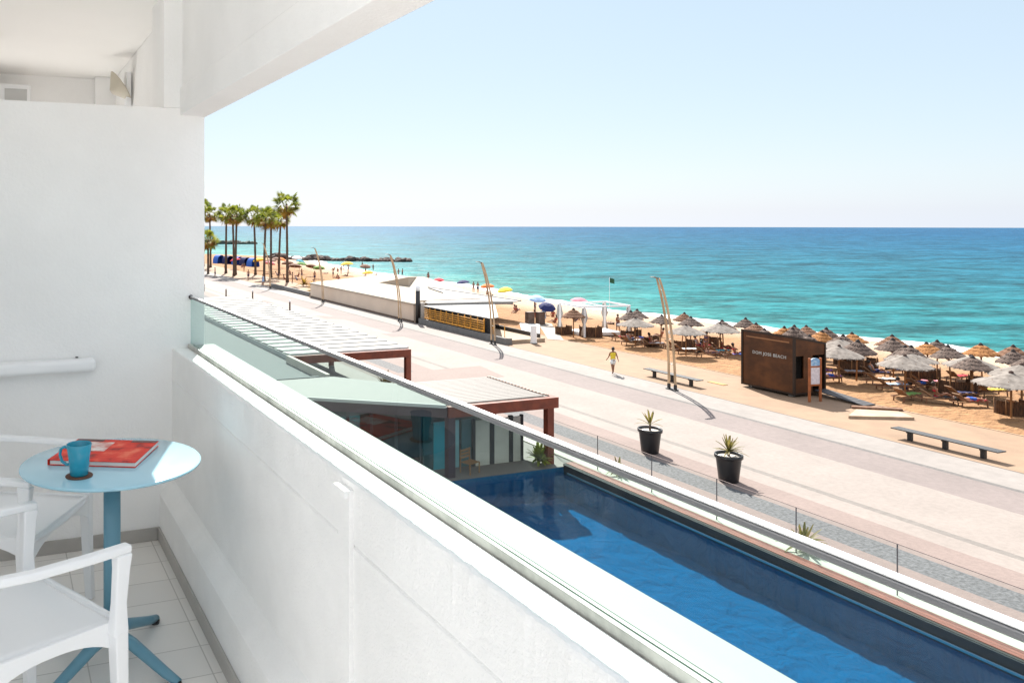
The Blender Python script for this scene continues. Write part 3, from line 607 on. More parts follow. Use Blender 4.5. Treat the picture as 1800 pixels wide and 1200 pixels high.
poly = [(20.7, 27.35), (15.72, 27.2), (8.6, 32.3), (8.6, 34.4), (13.9, 34.4), (15.9, 31.95), (19.95, 31.75)]
g = MB(); g.box((15.72, 27.2, Z-.42), (20.7, 27.42, Z)); g.box((20.48, 27.42, Z-.42), (20.7, 31.9, Z))
g.build('frame', corten, p2, bevel=.01)
g = MB(); g.bar([(15.72, 27.31, Z-.21), (8.6, 32.4, Z-.21)], .2, .40, (0, 0, 1)); g.build('edge_beam', mat('aubergine_steel', (.05, .026, .032), .5), p2, bevel=.01)
g = MB(); g.prism([(20.45, 27.45), (15.8, 27.45), (8.8, 32.5), (8.8, 34.3), (13.9, 34.3), (15.9, 31.8), (20.45, 31.7)], Z-.06, Z+.02); 
yq = 27.5
while yq < 31.6:
    g.box((15.8, yq, Z+.022), (20.2, yq+.2, Z+.045)); yq += .235
g.build('slatted_roof', louvre2, p2)
g = MB(); g.box((20.39, 27.5, Z+.021), (20.44, 31.65, Z+.07)); vs = []
for i in range(34): vs += [(20.25 if i % 2 else 20.36, 27.6+i*.12), (20.25 if i % 2 else 20.36, 27.72+i*.12)]
g.prism(vs+[(20.42, 31.68), (20.42, 27.6)], Z+.022, Z+.066)
g.build('bracket_row', mat('brown_bracket', (.28, .20, .16), .6), p2)
g = MB(); g.bar([(15.6, 27.22, Z+.03), (8.5, 32.32, Z+.03)], .10, .12, (0, 0, 1)); g.build('fascia', canvas, p2)
for x_, y_ in ((20.5, 27.58), (20.5, 31.7), (15.9, 27.42)):
    g = MB(); g.box((x_-.15, y_-.15, TZ-.02), (x_+.15, y_+.15, Z-.42)); g.build('post', corten if x_ > 16 else mat('aubergine_steel', (.055, .028, .035), .5), p2, bevel=.01)
# lower restaurant wing
rw = empty('poolside_restaurant', (0, 0, 0), 0, 'glass fronted poolside restaurant under the pergola roofs', 'building')
g = MB(); g.box((3, 35.2, 2.35), (13.9, 74, 2.72)); g.box((3, 34.4, 2.72), (13.3, 34.62, 3.04)); g.build('roof', mat('grey_roof', (.09, .10, .10), .8, var=.05), rw)
g = MB(); g.bar([(13.75, 34.5, 2.9), (13.75, 40.1, 2.9)], .18, .4, (0, 0, 1)); g.build('gutter', creamst, rw, bevel=.01)
g = MB(); g.box((4, 31.0, TZ-.02), (11.5, 34.3, .32+TZ)); g.build('bar_counter', darkfill, rw)
g = MB(); g.box((3, 35.3, TZ-.02), (3.2, 74, 2.35)); g.box((3, 73.8, TZ-.02), (13.6, 74, 2.35)); g.build('wall', plaster, rw)
# glazed screens
def screen(pts, z0, z1, nm, fm, gm, n):
    for i in range(len(pts)-1):
        a = Vector(pts[i]); b = Vector(pts[i+1])
        for q in range(n):
            p = a.lerp(b, q/n); p2_ = a.lerp(b, (q+1)/n); d = (p2_-p); L = d.length; ang = math.atan2(d.y, d.x)
            M_ = Matrix.Translation((p.x, p.y, 0)) @ Matrix.Rotation(ang, 4, 'Z')
            g = MB(); g.box((0, -.03, z0), (.06, .03, z1), 0, M_); g.box((L-.0601, -.03, z0), (L-.0001, .03, z1), 0, M_); g.box((.06, -.028, z0), (L-.0601, .028, z0+.08), 0, M_); g.box((.06, -.028, z1-.08), (L-.0601, .028, z1), 0, M_)
            f_ = g.build('window', fm, rw, bevel=0)
            g = MB(); g.box((.06, -.006, z0+.08), (L-.06, .006, z1-.08), 0, M_); g.build('pane', gm, f_)
screen([(13.6, 36), (13.6, 56)], TZ, 2.35, 'w', alud, cyanglass, 8)
screen([(9.0, 33.4), (12.9, 30.3), (15.3, 28.6)], TZ, 2.5, 'w', blackm, cyanglass, 3)
g = MB(); g.box((13.9, 31.2, TZ), (20.3, 31.35, 2.58)); g.build('dark_backdrop', mat('smoky_teal', (.03, .07, .075), .25), rw)  # dark backdrop added behind the doors to keep the space under the roof dark
g = MB(); g.box((15.32, 28.42, TZ), (15.74, 28.50, 2.5)); g.build('corner_panel', mat('smoky_teal', (.03, .07, .075), .25), rw)
# cream screen panels between dark frames at the pool head
pn = empty('screen_wall', (0, 0, 0), 0, 'row of tall cream panels in dark frames at the far pool end', 'screen')
for i, (a, b) in enumerate(((17.55, 18.2), (18.42, 19.1), (19.3, 19.65))):
    g = MB(); g.box((a, 28.28, TZ), (b, 28.34, 2.1)); g.build('panel', creamst, pn)
g = MB()
for a, b in ((17.42, 17.54), (18.21, 18.41), (19.11, 19.29), (19.66, 19.78)): g.box((a, 28.26, TZ), (b, 28.37, 2.16))
g.build('frame', blackm, pn)
for i in range(3):
    g = MB(); x_ = 15.75+i*.62
    g.box((x_, 28.4, TZ), (x_+.5, 28.45, 2.15)); tag(g.build('terrace_door', [mat('teal_panel', (.03, .26, .32), .3), mat('pale_aqua_panel', (.22, .42, .44), .3), mat('dark_teal_panel', (.05, .12, .13), .3)][i], bevel=.004),
        ['teal', 'pale aqua', 'dark teal'][i]+' tall door panel behind the pool end terrace', 'door', 'door panels behind the pool')
bn = empty('terrace_chair', (16.9, 27.62, TZ), R(200), 'small slatted timber chair on the terrace beyond the pool', 'chair')
g = MB()
for i in range(4): g.box((-.3, -.22+i*.12, .40), (.3, -.13+i*.12, .425))
g.build('seat', poleM, bn)
g = MB()
for i in range(3): g.box((-.3, -.27, .52+i*.13), (.3, -.245, .60+i*.13))
g.build('backrest', poleM, bn)
for x_, y_ in ((-.28, -.25), (.28, -.25), (-.28, .22), (.28, .22)):
    g = MB(); g.box((x_-.02, y_-.02, 0), (x_+.02, y_+.02, .88 if y_ < 0 else .4)); g.build('leg', poleM, bn)
def leafplant(name, loc, n, L, spread, label, cat, group=None, m=yucca, wd=.035, seed=1, parts=None, stem=.15):
    rnd = random.Random(seed); t = empty(name, loc, 0, label, cat, group)
    g = MB()
    for i in range(n):
        a = rnd.uniform(0, 2*pi); el = rnd.uniform(.25, 1.35); l_ = L*rnd.uniform(.7, 1.1); pts = []
        for q in range(6):
            s_ = q/5; r_ = l_*s_*cos(el)*spread; z_ = stem+l_*s_*sin(el)-.35*l_*s_*s_*(1.5-el)
            pts.append(Vector((r_*cos(a), r_*sin(a), z_)))
        vs = []
        for q, p in enumerate(pts):
            w2 = wd*(.5+1.1*sin(pi*min(.98, .15+q/5*.85))); sd2 = Vector((-sin(a), cos(a), 0))*w2
            vs += [p-sd2, p+Vector((0, 0, -w2*.4)), p+sd2]
        g.add(vs, [(q*3+k_, q*3+k_+1, q*3+k_+4, q*3+k_+3) for q in range(5) for k_ in range(2)], 0, None, True)
    g.build('leaves', m, t)
    g = MB(); g.tube([(0, 0, 0), (.01, 0, stem+.05)], [.05, .035], 8); g.build('stem', trunkM, t)
    return t
# pots on the promenade
for i, (x_, y_, lb, sd3) in enumerate(((26.2, 28.2, 'large black plant pot farther from the camera on the promenade', 3), (26.17, 24.05, 'large black plant pot nearer the camera on the promenade', 5))):
    pt_ = empty('plant_pot', (x_, y_, 0.004), 0, lb, 'plant pot', 'black pots on the promenade')
    g = MB(); g.lathe([(.0, 0), (.34, 0), (.355, .03), (.45, .86), (.455, .9), (.50, .9), (.51, .915), (.51, 1.02), (.49, 1.04), (.455, 1.03), (.44, .95), (.43, .93), (0, .93)], 40); g.build('body', potM, pt_)
    g = MB(); g.lathe([(.0, .955), (.3, .95), (.435, .935)], 24); g.build('gravel', soil, pt_)
    leafplant('yucca', (x_, y_, .95), 17 if i == 0 else 36, .78 if i == 0 else .72, .95, ['sparse yucca with few leaves growing in the farther black pot', 'bushy young palm growing in the nearer black pot'][i], 'plant', seed=sd3, wd=.028, stem=.25 if i == 0 else .18)
leafplant('dwarf_palm', (22.0, 17.55, .34), 26, .85, 1.0, 'low dwarf palm in the planter ledge nearest the camera', 'plant', 'dwarf palms in the planter ledge', seed=8, wd=.03)
leafplant('dwarf_palm', (22.0, 25.3, .34), 20, .7, 1.0, 'low dwarf palm in the planter ledge by the far pool end', 'plant', 'dwarf palms in the planter ledge', seed=9, wd=.03)
leafplant('terrace_plant', (20.1, 27.65, TZ), 60, .8, .9, 'dark leafy plant at the corner of the pool under the pergola', 'plant', seed=11, m=frondM, wd=.05)
leafplant('agave_plant', (19.9, 41.3, TZ), 34, 1.1, .9, 'yellow green spiky plant beside the red post of the farther pergola', 'plant', seed=12, m=frondY, wd=.04, stem=.35)

# ================================================================== PEOPLE
def skin_mesh(name, joints, edges, m, sub=1, root=0):
    """one continuous body: joints (x,y,z,rx,ry) linked by edges"""
    me = bpy.data.meshes.new(name); me.from_pydata([j[:3] for j in joints], edges, []); o = bpy.data.objects.new(name, me); COL.objects.link(o)
    md = o.modifiers.new('sk', 'SKIN'); md.use_smooth_shade = True
    sv = me.skin_vertices[0].data
    for i, j in enumerate(joints): sv[i].radius = (j[3], j[4] if len(j) > 4 else j[3])
    sv[root].use_root = True
    if sub: o.modifiers.new('ss', 'SUBSURF').levels = sub
    dg = bpy.context.evaluated_depsgraph_get(); dg.update(); out = bpy.data.meshes.new_from_object(o.evaluated_get(dg)); bpy.data.objects.remove(o)
    out.materials.clear(); out.materials.append(m); return out
def body(pose, m, fingers=True):
    """pose: dict of joint -> (x,y,z); figure faces +y"""
    P_ = pose; J = []; E_ = []; idx = {}
    def j(n_, r, r2=None): idx[n_] = len(J); J.append((*P_[n_], r, r2 or r)); return idx[n_]
    def e(a, b): E_.append((idx[a], idx[b]))
    j('pelvis', .135, .10); j('waist', .115, .085); j('chest', .15, .10); j('neck0', .075, .065); j('neck', .052); j('chin', .062, .072); j('head', .082, .098); j('crown', .06, .07)
    e('pelvis', 'waist'); e('waist', 'chest'); e('chest', 'neck0'); e('neck0', 'neck'); e('neck', 'chin'); e('chin', 'head'); e('head', 'crown')
    j('nose', .018); e('head', 'nose')
    for s_ in 'LR':
        j('sh'+s_, .058); j('el'+s_, .040); j('wr'+s_, .027); j('pa'+s_, .036, .022)
        e('neck0', 'sh'+s_); e('sh'+s_, 'el'+s_); e('el'+s_, 'wr'+s_); e('wr'+s_, 'pa'+s_)
        j('hip'+s_, .088); j('kn'+s_, .057); j('an'+s_, .038); j('toe'+s_, .034, .026)
        e('pelvis', 'hip'+s_); e('hip'+s_, 'kn'+s_); e('kn'+s_, 'an'+s_); e('an'+s_, 'toe'+s_)
        if fingers:
            a = Vector(P_['wr'+s_]); b = Vector(P_['pa'+s_]); d = (b-a).normalized(); sd3 = d.cross(Vector((1, 0, 0))).normalized(); nrm = d.cross(sd3)
            for q, (off, ln) in enumerate(((-.03, .062), (-.011, .074), (.009, .070), (.028, .055))):
                p1 = b+sd3*off+d*.035; p2 = p1+d*ln*.55+nrm*.004; p3 = p2+d*ln*.45+nrm*.014
                for w_, p in enumerate((p1, p2, p3)): P_['f%d%d%s' % (q, w_, s_)] = tuple(p); j('f%d%d%s' % (q, w_, s_), .0095-.001*w_)
                e('pa'+s_, 'f%d0%s' % (q, s_)); e('f%d0%s' % (q, s_), 'f%d1%s' % (q, s_)); e('f%d1%s' % (q, s_), 'f%d2%s' % (q, s_))
            p1 = a.lerp(b, .6)-sd3*.04; p2 = p1-sd3*.012+d*.035
            for w_, p in enumerate((p1, p2)): P_['t%d%s' % (w_, s_)] = tuple(p); j('t%d%s' % (w_, s_), .010)
            e('pa'+s_, 't0'+s_); e('t0'+s_, 't1'+s_)
    return skin_mesh('body', J, E_, m)
def limb(parts, m, name):
    J = []; E_ = []
    for ch in parts:
        o = len(J); J += ch; E_ += [(o+i, o+i+1) for i in range(len(ch)-1)]
    return skin_mesh(name, J, E_, m)
def shell(pts, rads, n=12, flat=.72, up=(1, 0, 0)):
    g = MB(); g.tube(pts, rads, n, flat=flat, up=up); return g
def standing(walk=0, armsout=0):
    P_ = dict(pelvis=(0, 0, .93), waist=(0, -.005, 1.08), chest=(0, 0, 1.27), neck0=(0, -.005, 1.40), neck=(0, 0, 1.48), chin=(0, .015, 1.54), head=(0, .01, 1.62), crown=(0, .0, 1.69), nose=(0, .115, 1.60))
    for s_, k in (('L', -1), ('R', 1)):
        f = walk*k
        P_['sh'+s_] = (k*.165, -.005, 1.395); P_['el'+s_] = (k*(.215+armsout*.1), -.02-f*.10, 1.12); P_['wr'+s_] = (k*(.235+armsout*.2), .06-f*.20, .90+abs(f)*.05+armsout*.06); P_['pa'+s_] = (k*(.245+armsout*.24), .09-f*.25, .83+abs(f)*.07+armsout*.07)
        P_['hip'+s_] = (k*.085, 0, .88); P_['kn'+s_] = (k*.09, .02+f*.20, .49+abs(min(f, 0))*.02); P_['an'+s_] = (k*.085, f*.36-.01, .085+max(0, -f)*.10); P_['toe'+s_] = (k*.095, f*.36+.13, .035+max(0, -f)*.02)
    return P_
def sitting(recline=.35):
    c, s_ = cos(recline), sin(recline)
    def up(d, off=0): return (0, -d*s_+off, .10+d*c)
    P_ = dict(pelvis=(0, 0, .11), waist=up(.16), chest=up(.34), neck0=up(.48), neck=up(.56, .01), chin=up(.61, .03), head=up(.70, .04), crown=up(.76, .03))
    P_['nose'] = (0, P_['head'][1]+.11, P_['head'][2]-.02)
    for s2, k in (('L', -1), ('R', 1)):
        sh = up(.47); P_['sh'+s2] = (k*.165, sh[1], sh[2]); P_['el'+s2] = (k*.23, sh[1]+.08, sh[2]-.26); P_['wr'+s2] = (k*.16, sh[1]+.28, sh[2]-.34); P_['pa'+s2] = (k*.13, sh[1]+.34, sh[2]-.36)
        P_['hip'+s2] = (k*.09, .04, .10); P_['kn'+s2] = (k*.12, .44, .30 if k > 0 else .18); P_['an'+s2] = (k*.11, .72 if k > 0 else .82, .07); P_['toe'+s2] = (k*.12, .80 if k > 0 else .87, .13)
    return P_
def lying():
    P_ = dict(pelvis=(0, 0, .12), waist=(0, -.15, .12), chest=(0, -.34, .13), neck0=(0, -.47, .13), neck=(0, -.55, .14), chin=(0, -.60, .16), head=(0, -.69, .15), crown=(0, -.76, .14), nose=(0, -.67, .26))
    for s2, k in (('L', -1), ('R', 1)):
        P_['sh'+s2] = (k*.165, -.46, .12); P_['el'+s2] = (k*.24, -.20, .07); P_['wr'+s2] = (k*.23, .04, .06); P_['pa'+s2] = (k*.22, .11, .06)
        P_['hip'+s2] = (k*.09, .05, .11); P_['kn'+s2] = (k*.11, .46, .14); P_['an'+s2] = (k*.12, .86, .07); P_['toe'+s2] = (k*.13, .90, .17)
    return P_
def lerp(a, b, t): return tuple(a[i]+(b[i]-a[i])*t for i in range(3))
def dress(P_, kind):
    """clothing meshes for a pose -> {part: MB}"""
    out = {}
    up = (1, 0, 0)
    if kind in ('shirt', 'dress'):
        g = shell([lerp(P_['pelvis'], P_['waist'], .1), P_['waist'], P_['chest'], lerp(P_['chest'], P_['neck0'], .75), P_['neck0']], [.175, .150, .195, .175, .09], 14, .68)
        out['top'] = g
    if kind in ('shirt', 'shorts'):
        g = MB(); g.tube([lerp(P_['pelvis'], P_['waist'], .35), P_['pelvis']], [.158, .178], 14, flat=.74, up=up)
        for s_ in 'LR': g.tube([P_['hip'+s_], lerp(P_['hip'+s_], P_['kn'+s_], .3), lerp(P_['hip'+s_], P_['kn'+s_], .62)], [.105, .10, .09], 10)
        out['shorts'] = g
    if kind == 'bikini':
        g = MB(); g.tube([lerp(P_['pelvis'], P_['waist'], .1), P_['pelvis'], lerp(P_['pelvis'], P_['hipL'], .1)], [.158, .16, .10], 12, flat=.72, up=up); out['swimwear'] = g
        g = MB(); g.tube([lerp(P_['waist'], P_['chest'], .7), lerp(P_['chest'], P_['neck0'], .2)], [.160, .172], 12, flat=.70, up=up); out['bikini_top'] = g
    if kind == 'dress':
        g = MB(); g.tube([lerp(P_['pelvis'], P_['waist'], .4), P_['pelvis'], lerp(P_['pelvis'], lerp(P_['knL'], P_['knR'], .5), .8)], [.15, .18, .24], 14, flat=.8, up=up); out['skirt'] = g
    return out
def person_proto(pose, kind, cloth1, cloth2, sk, hair_long=False, fingers=False):
    e0 = bpy.data.objects.new('person', None); COL.objects.link(e0)
    P_ = dict(pose); b = bpy.data.objects.new('body', body(dict(P_), sk, fingers)); COL.objects.link(b); b.parent = e0
    for nm, g in dress(P_, kind).items():
        if nm in ('top', 'bikini_top', 'skirt', 'swimwear'): g.build(nm, cloth1, e0)
        else: g.build(nm, cloth2, e0)
    hd = Vector(P_['head']); cr_ = Vector(P_['crown']); no = Vector(P_['nose']); ax = (cr_-hd).normalized(); back = (hd-no); back = (back-ax*back.dot(ax)).normalized()
    g = MB(); pts = [cr_+ax*.06+back*.0, cr_+back*.012, hd+ax*.02+back*.03, hd-ax*.06+back*.045]+([hd-ax*.17+back*.06] if hair_long else [])
    g.tube(pts, [.03, .088, .108, .085]+([.05] if hair_long else []), 12); g.build('hair', hairM, e0)
    return e0
def place(proto, loc, rz, label, group=None, sc=1, first=False, swap=None):
    o = copy_tree(proto, loc, rz, sc, swap=swap); o['label'] = label; o['category'] = 'person'
    if group: o['group'] = group
    return o
PRO = {}
PRO['stand_bikini'] = person_proto(standing(.12), 'bikini', CL['navy'], CL['navy'], skin2, True)
PRO['stand_shorts'] = person_proto(standing(.3), 'shorts', CL['navy'], CL['navy'], skin2)
PRO['walk_dress'] = person_proto(standing(.5), 'dress', CL['paleblue'], CL['white'], skin1, True)
PRO['sit'] = person_proto(sitting(.25), 'bikini', CL['red'], CL['red'], skin2, True)
PRO['sit_shirt'] = person_proto(sitting(.45), 'shirt', CL['grey'], CL['navy'], skin1)
PRO['lie'] = person_proto(lying(), 'bikini', CL['black'], CL['black'], skin2, True)
PRO['lie_shorts'] = person_proto(lying(), 'shorts', CL['blue'], CL['blue'], skin1)
wk = person_proto(standing(.75, .25), 'shirt', CL['yellow'], whiteS, skin2, False, True)
wk.location = (37.32, 43.45, 0.0); wk.rotation_euler.z = R(-25); wk.scale = (1.02,)*3
tag(wk, 'person in a yellow top and white shorts striding along the promenade', 'person')
def drop(X, Y): return zt(X, Y)
# ================================================================== STREET FURNITURE
# lamp posts: twin bowed timber blades leaning over the promenade
def lamp():
    t = empty('street_lamp', (0, 0, 0), 0, '', 'street lamp', 'twin bowed lamp posts along the promenade')
    def cx_(z): return -.10*(z/6.6)-.95*(z/6.6)**2.6
    zs = [0.12, .8, 1.6, 2.4, 3.2, 4.0, 4.8, 5.6, 6.2, 6.62]
    for k in (-1, 1):
        g = MB(); g.bar([(cx_(z), k*(.26-.15*(z/6.6)), z) for z in zs], [.13]*9+[.10], [.08]*8+[.065, .05], (1, 0, 0))
        g.build('blade', woodlamp, t, bevel=.008)
    for z in (1.5, 3.0, 4.5, 5.9):
        g = MB(); g.tube([(cx_(z), -.26+.15*z/6.6, z), (cx_(z), .26-.15*z/6.6, z)], .022, 8); g.build('spacer', alud, t)
    g = MB(); g.box((-.14, -.38, 0), (.14, .38, .06)); g.box((-.06, -.33, .06), (.06, -.17, .34)); g.box((-.06, .17, .06), (.06, .33, .34)); g.build('base_plate', blackm, t, bevel=.01)
    g = MB(); g.bar([(cx_(6.6)+.05, 0, 6.60), (cx_(6.6)-.32, 0, 6.70), (cx_(6.6)-.55, 0, 6.70)], [.16, .20, .16], [.07, .06, .04], (0, 0, 1)); g.build('lamp_head', mat('lamp_grey', (.20, .18, .16), .5), t, bevel=.01)
    return t
lp = lamp()
LPos = [((37.15, 38.2), 'bowed timber lamp post standing beside the bench near the brown kiosk'), ((37.2, 57.3), 'bowed timber lamp post at the end of the beach bar terrace'),
        ((36.9, 73.4), 'bowed timber lamp post beside the dark totem of the flat beige building'), ((36.9, 94.3), 'bowed timber lamp post at the far corner of the flat beige building'),
        ((37.1, 116.2), 'farthest bowed lamp post, among the palm trunks')]
for i, (p, lb) in enumerate(LPos):
    o = lp if i == 0 else copy_tree(lp); o.location = (*p, .002); o['label'] = lb
# benches
def bench():
    t = empty('bench', (0, 0, 0), 0, '', 'bench', 'long dark benches facing the sand')
    for i in range(4):
        g = MB(); g.box((-.27+i*.14, -2.2, .42), (-.27+i*.14+.125, 2.2, .47)); g.build('slat', benchm, t, bevel=.006)
    for y_ in (-1.5, 0, 1.5):
        g = MB(); g.box((-.22, y_-.04, .36), (.26, y_+.04, .418)); g.box((-.07, y_-.09, 0), (.09, y_+.09, .36)); g.build('leg', blackm, t, bevel=.008)
    return t
b0 = bench()
for i, (p, lb) in enumerate((((39.1, 40.2), 'long dark slatted bench behind the lamp post beside the kiosk'), ((38.7, 24.05), 'long dark slatted bench nearest the camera at the edge of the sand'))):
    o = b0 if i == 0 else copy_tree(b0); o.location = (*p, -.003); o['label'] = lb
# bollards
def bollard():
    t = empty('bollard_light', (0, 0, 0), 0, '', 'bollard', 'bollard lights on the promenade')
    g = MB(); g.lathe([(.09, 0), (.09, .95), (.085, .96), (0, .96)], 16); g.build('body', mat('bollard_brown', (.09, .05, .03), .5), t)
    g = MB(); g.lathe([(.07, .96), (.07, 1.02)], 16); g.lathe([(.095, 1.02), (.095, 1.12), (.05, 1.15), (0, 1.15)], 16); g.build('head', whitepl, t)
    return t
bo = bollard()
for i, (p, lb) in enumerate((((27.6, 105.5), 'bollard light second farthest along the promenade above the louvred roof'), ((29.9, 101), 'bollard light between the farthest pair and the nearest one'), ((30.0, 86.8), 'bollard light nearest the camera beyond the louvred pergola roof'), ((26.9, 115), 'farthest bollard light, just clear of the white partition edge'))):
    o = bo if i == 0 else copy_tree(bo); o.location = (*p, 0); o['label'] = lb

# ================================================================== KIOSK
kx, ky0, ky1, kz0, kz1 = 41.9, 34.0, 37.6, .14, 3.46
kk = empty('beach_kiosk', (kx, ky0, 0), 0, 'dark bronze clad beach kiosk box with pale lettering on the sand edge', 'kiosk')
L_ = ky1-ky0; W_ = 2.5; ZR = 3.0
def slab(g, x0, x1, y0, y1, z0, z1a, z1b):   # box whose top falls from z1a (x0) to z1b (x1)
    g.add([(x0, y0, z0), (x1, y0, z0), (x1, y1, z0), (x0, y1, z0), (x0, y0, z1a), (x1, y0, z1b), (x1, y1, z1b), (x0, y1, z1a)], [(0, 3, 2, 1), (4, 5, 6, 7), (0, 1, 5, 4), (1, 2, 6, 5), (2, 3, 7, 6), (3, 0, 4, 7)])
g = MB(); g.box((.04, .13, kz0+.09), (.10, L_-.13, kz1-.13)); g.build('front_panel', bronze, kk)
g = MB(); g.box((0, 0, kz0), (W_, L_, kz0+.09)); g.box((0, 0, kz0+.09), (.12, .12, kz1-.12)); g.box((0, L_-.12, kz0+.09), (.12, L_, kz1-.12)); g.box((W_-.10, 0, kz0+.09), (W_, .10, ZR-.12))
g.add([(0, 0, kz1-.12), (W_, 0, ZR-.12), (W_, L_, ZR-.12), (0, L_, kz1-.12), (0, 0, kz1), (W_, 0, ZR), (W_, L_, ZR), (0, L_, kz1)], [(0, 3, 2, 1), (4, 5, 6, 7), (0, 1, 5, 4), (1, 2, 6, 5), (2, 3, 7, 6), (3, 0, 4, 7)])
g.build('frame', bronzed, kk)
g = MB(); slab(g, .12, W_-.1, L_-.10, L_-.02, kz0+.09, kz1-.16, ZR-.1); slab(g, W_-.08, W_-.02, .10, L_-.1, kz0+.09, ZR-.12, ZR-.12); g.build('rear_wall', bronzed, kk)
g = MB(); g.add([(.12, .03, 2.32), (W_-.1, .03, 2.32), (W_-.1, .09, 2.32), (.12, .09, 2.32), (.12, .03, kz1-.145), (W_-.1, .03, ZR-.10), (W_-.1, .09, ZR-.10), (.12, .09, kz1-.145)], [(0, 3, 2, 1), (4, 5, 6, 7), (0, 1, 5, 4), (1, 2, 6, 5), (2, 3, 7, 6), (3, 0, 4, 7)]); g.build('fascia_panel', bronze, kk)
g = MB(); g.box((.12, .03, kz0+.09), (.75, .09, 1.05)); g.build('lower_panel', bronze, kk)
g = MB(); g.box((.75, .03, kz0+.09), (1.45, .09, 2.318)); g.build('side_panel', bronze, kk)
g = MB(); g.box((.10, 1.5, kz0+.09), (W_-.1, 1.56, 2.9)); g.build('counter_wall', darkfill, kk)
g = MB(); g.box((.026, .35, kz1-.42), (.042, L_-.35, kz1-.35)); g.build('highlight_strip', bronzel, kk)  # lighter strip painting the highlight line below the roof edge
def text(name, body_, size, M_, m, parent, ext=.006, sx_=1):
    cu = bpy.data.curves.new(name, 'FONT'); cu.body = body_; cu.size = size; cu.extrude = ext; cu.align_x = 'CENTER'; cu.align_y = 'CENTER'; cu.space_character = 1.12
    o = bpy.data.objects.new(name, cu); COL.objects.link(o); dg = bpy.context.evaluated_depsgraph_get(); me = bpy.data.meshes.new_from_object(o.evaluated_get(dg)); bpy.data.objects.remove(o)
    me.transform(M_); me.materials.clear(); me.materials.append(m); o = bpy.data.objects.new(name, me); COL.objects.link(o); o.parent = parent; return o
Mt = Matrix.Translation((.034, 1.68, kz1-1.28)) @ Matrix.Rotation(R(-90), 4, 'Z') @ Matrix.Rotation(R(90), 4, 'X')
text('lettering', 'DOM JOSE BEACH', .255, Mt, mat('letter_silver', (.50, .52, .50), .4), kk)
for x_, y_ in ((.3, .4), (.3, L_-.5), (W_-.3, .4), (W_-.3, L_-.5)):
    g = MB(); g.box((x_-.12, y_-.12, -.02), (x_+.12, y_+.12, kz0)); g.build('foot', greyconc, kk)
rp = MB()
for i in range(9):
    t0 = i/9; t1 = (i+.92)/9; f0 = lambda t: (43.45, 44.35, 33.98-2.9*t, .30*(1-t)+.01)
    A_ = f0(t0); B_ = f0(t1)
    rp.add([(A_[0], A_[2], A_[3]), (A_[1], A_[2], A_[3]), (B_[1], B_[2], B_[3]), (B_[0], B_[2], B_[3]), (A_[0], A_[2], A_[3]+.05), (A_[1], A_[2], A_[3]+.05), (B_[1], B_[2], B_[3]+.05), (B_[0], B_[2], B_[3]+.05)],
           [(0, 1, 2, 3), (4, 7, 6, 5), (0, 4, 5, 1), (1, 5, 6, 2), (2, 6, 7, 3), (3, 7, 4, 0)])
tag(rp.build('kiosk_ramp', darkwood), 'dark plank ramp leading down from the bronze kiosk to the sand', 'ramp')
# sign board
sg = empty('information_board', (42.1, 32.9, -.004), R(90-8), 'orange timber information board with blue header in front of the kiosk', 'sign')
for y_ in (-.36, .36):
    g = MB(); g.box((-.05, y_-.055, 0), (.05, y_+.055, 2.42)); g.build('post', signwood, sg, bevel=.008)
g = MB(); g.box((-.03, -.305, .88), (.03, .305, .97)); g.box((-.03, -.305, 1.90), (.03, .305, 1.98)); g.build('crossbar', signwood, sg, bevel=.005)
g = MB(); g.box((-.02, -.305, .975), (.015, .305, 1.895)); g.build('notice_sheet', mat('notice_paper', (.60, .56, .60), .6, var=.12, vscale=7), sg)
def headm():
    return mat('header_blue', (.02, .22, .52), .4, col2=(.55, .70, .80), vscale=2.2, stretch=(1, 1, 2))
g = MB()
vs = [(-.02, -.305, 1.985), (-.02, .305, 1.985)]+[(-.02, .305*cos(a), 2.25+.17*sin(a)) for a in [i*pi/10 for i in range(11)]]
n_ = len(vs); vs2 = [(.02, y_, z_) for _, y_, z_ in vs]
g.add(vs+vs2, [list(range(n_)), list(range(n_, 2*n_))[::-1]]+[(i, i+n_, (i+1) % n_+n_, (i+1) % n_) for i in range(n_)]); g.build('header', headm(), sg)
# timber slab and boards on the sand
g = MB(); g.prism([(40.1, 29.5), (41.9, 30.4), (43.5, 29.3), (42.9, 28.1)], -.02, .14); tag(g.build('timber_platform', mat('pale_boards', (.40, .29, .20), .9, var=.15, vscale=2), bevel=.01), 'low pale timber platform lying on the sand by the kiosk ramp', 'platform')
g = MB(); g.prism([(42.4, 31.0), (42.7, 31.3), (44.6, 29.9), (44.3, 29.6)], -.01, .10); tag(g.build('loose_plank', mat('old_board', (.16, .08, .045), .9, var=.3), bevel=.01), 'loose brown plank lying on the sand beyond the low platform', 'plank')
g = MB(); g.box((41.0, 38.1, -.01), (41.4, 39.3, .03)); tag(g.build('sand_board', mat('board_yellow', (.42, .26, .10), .9), bevel=.01), 'short yellowish board at the foot of the bronze kiosk', 'plank')

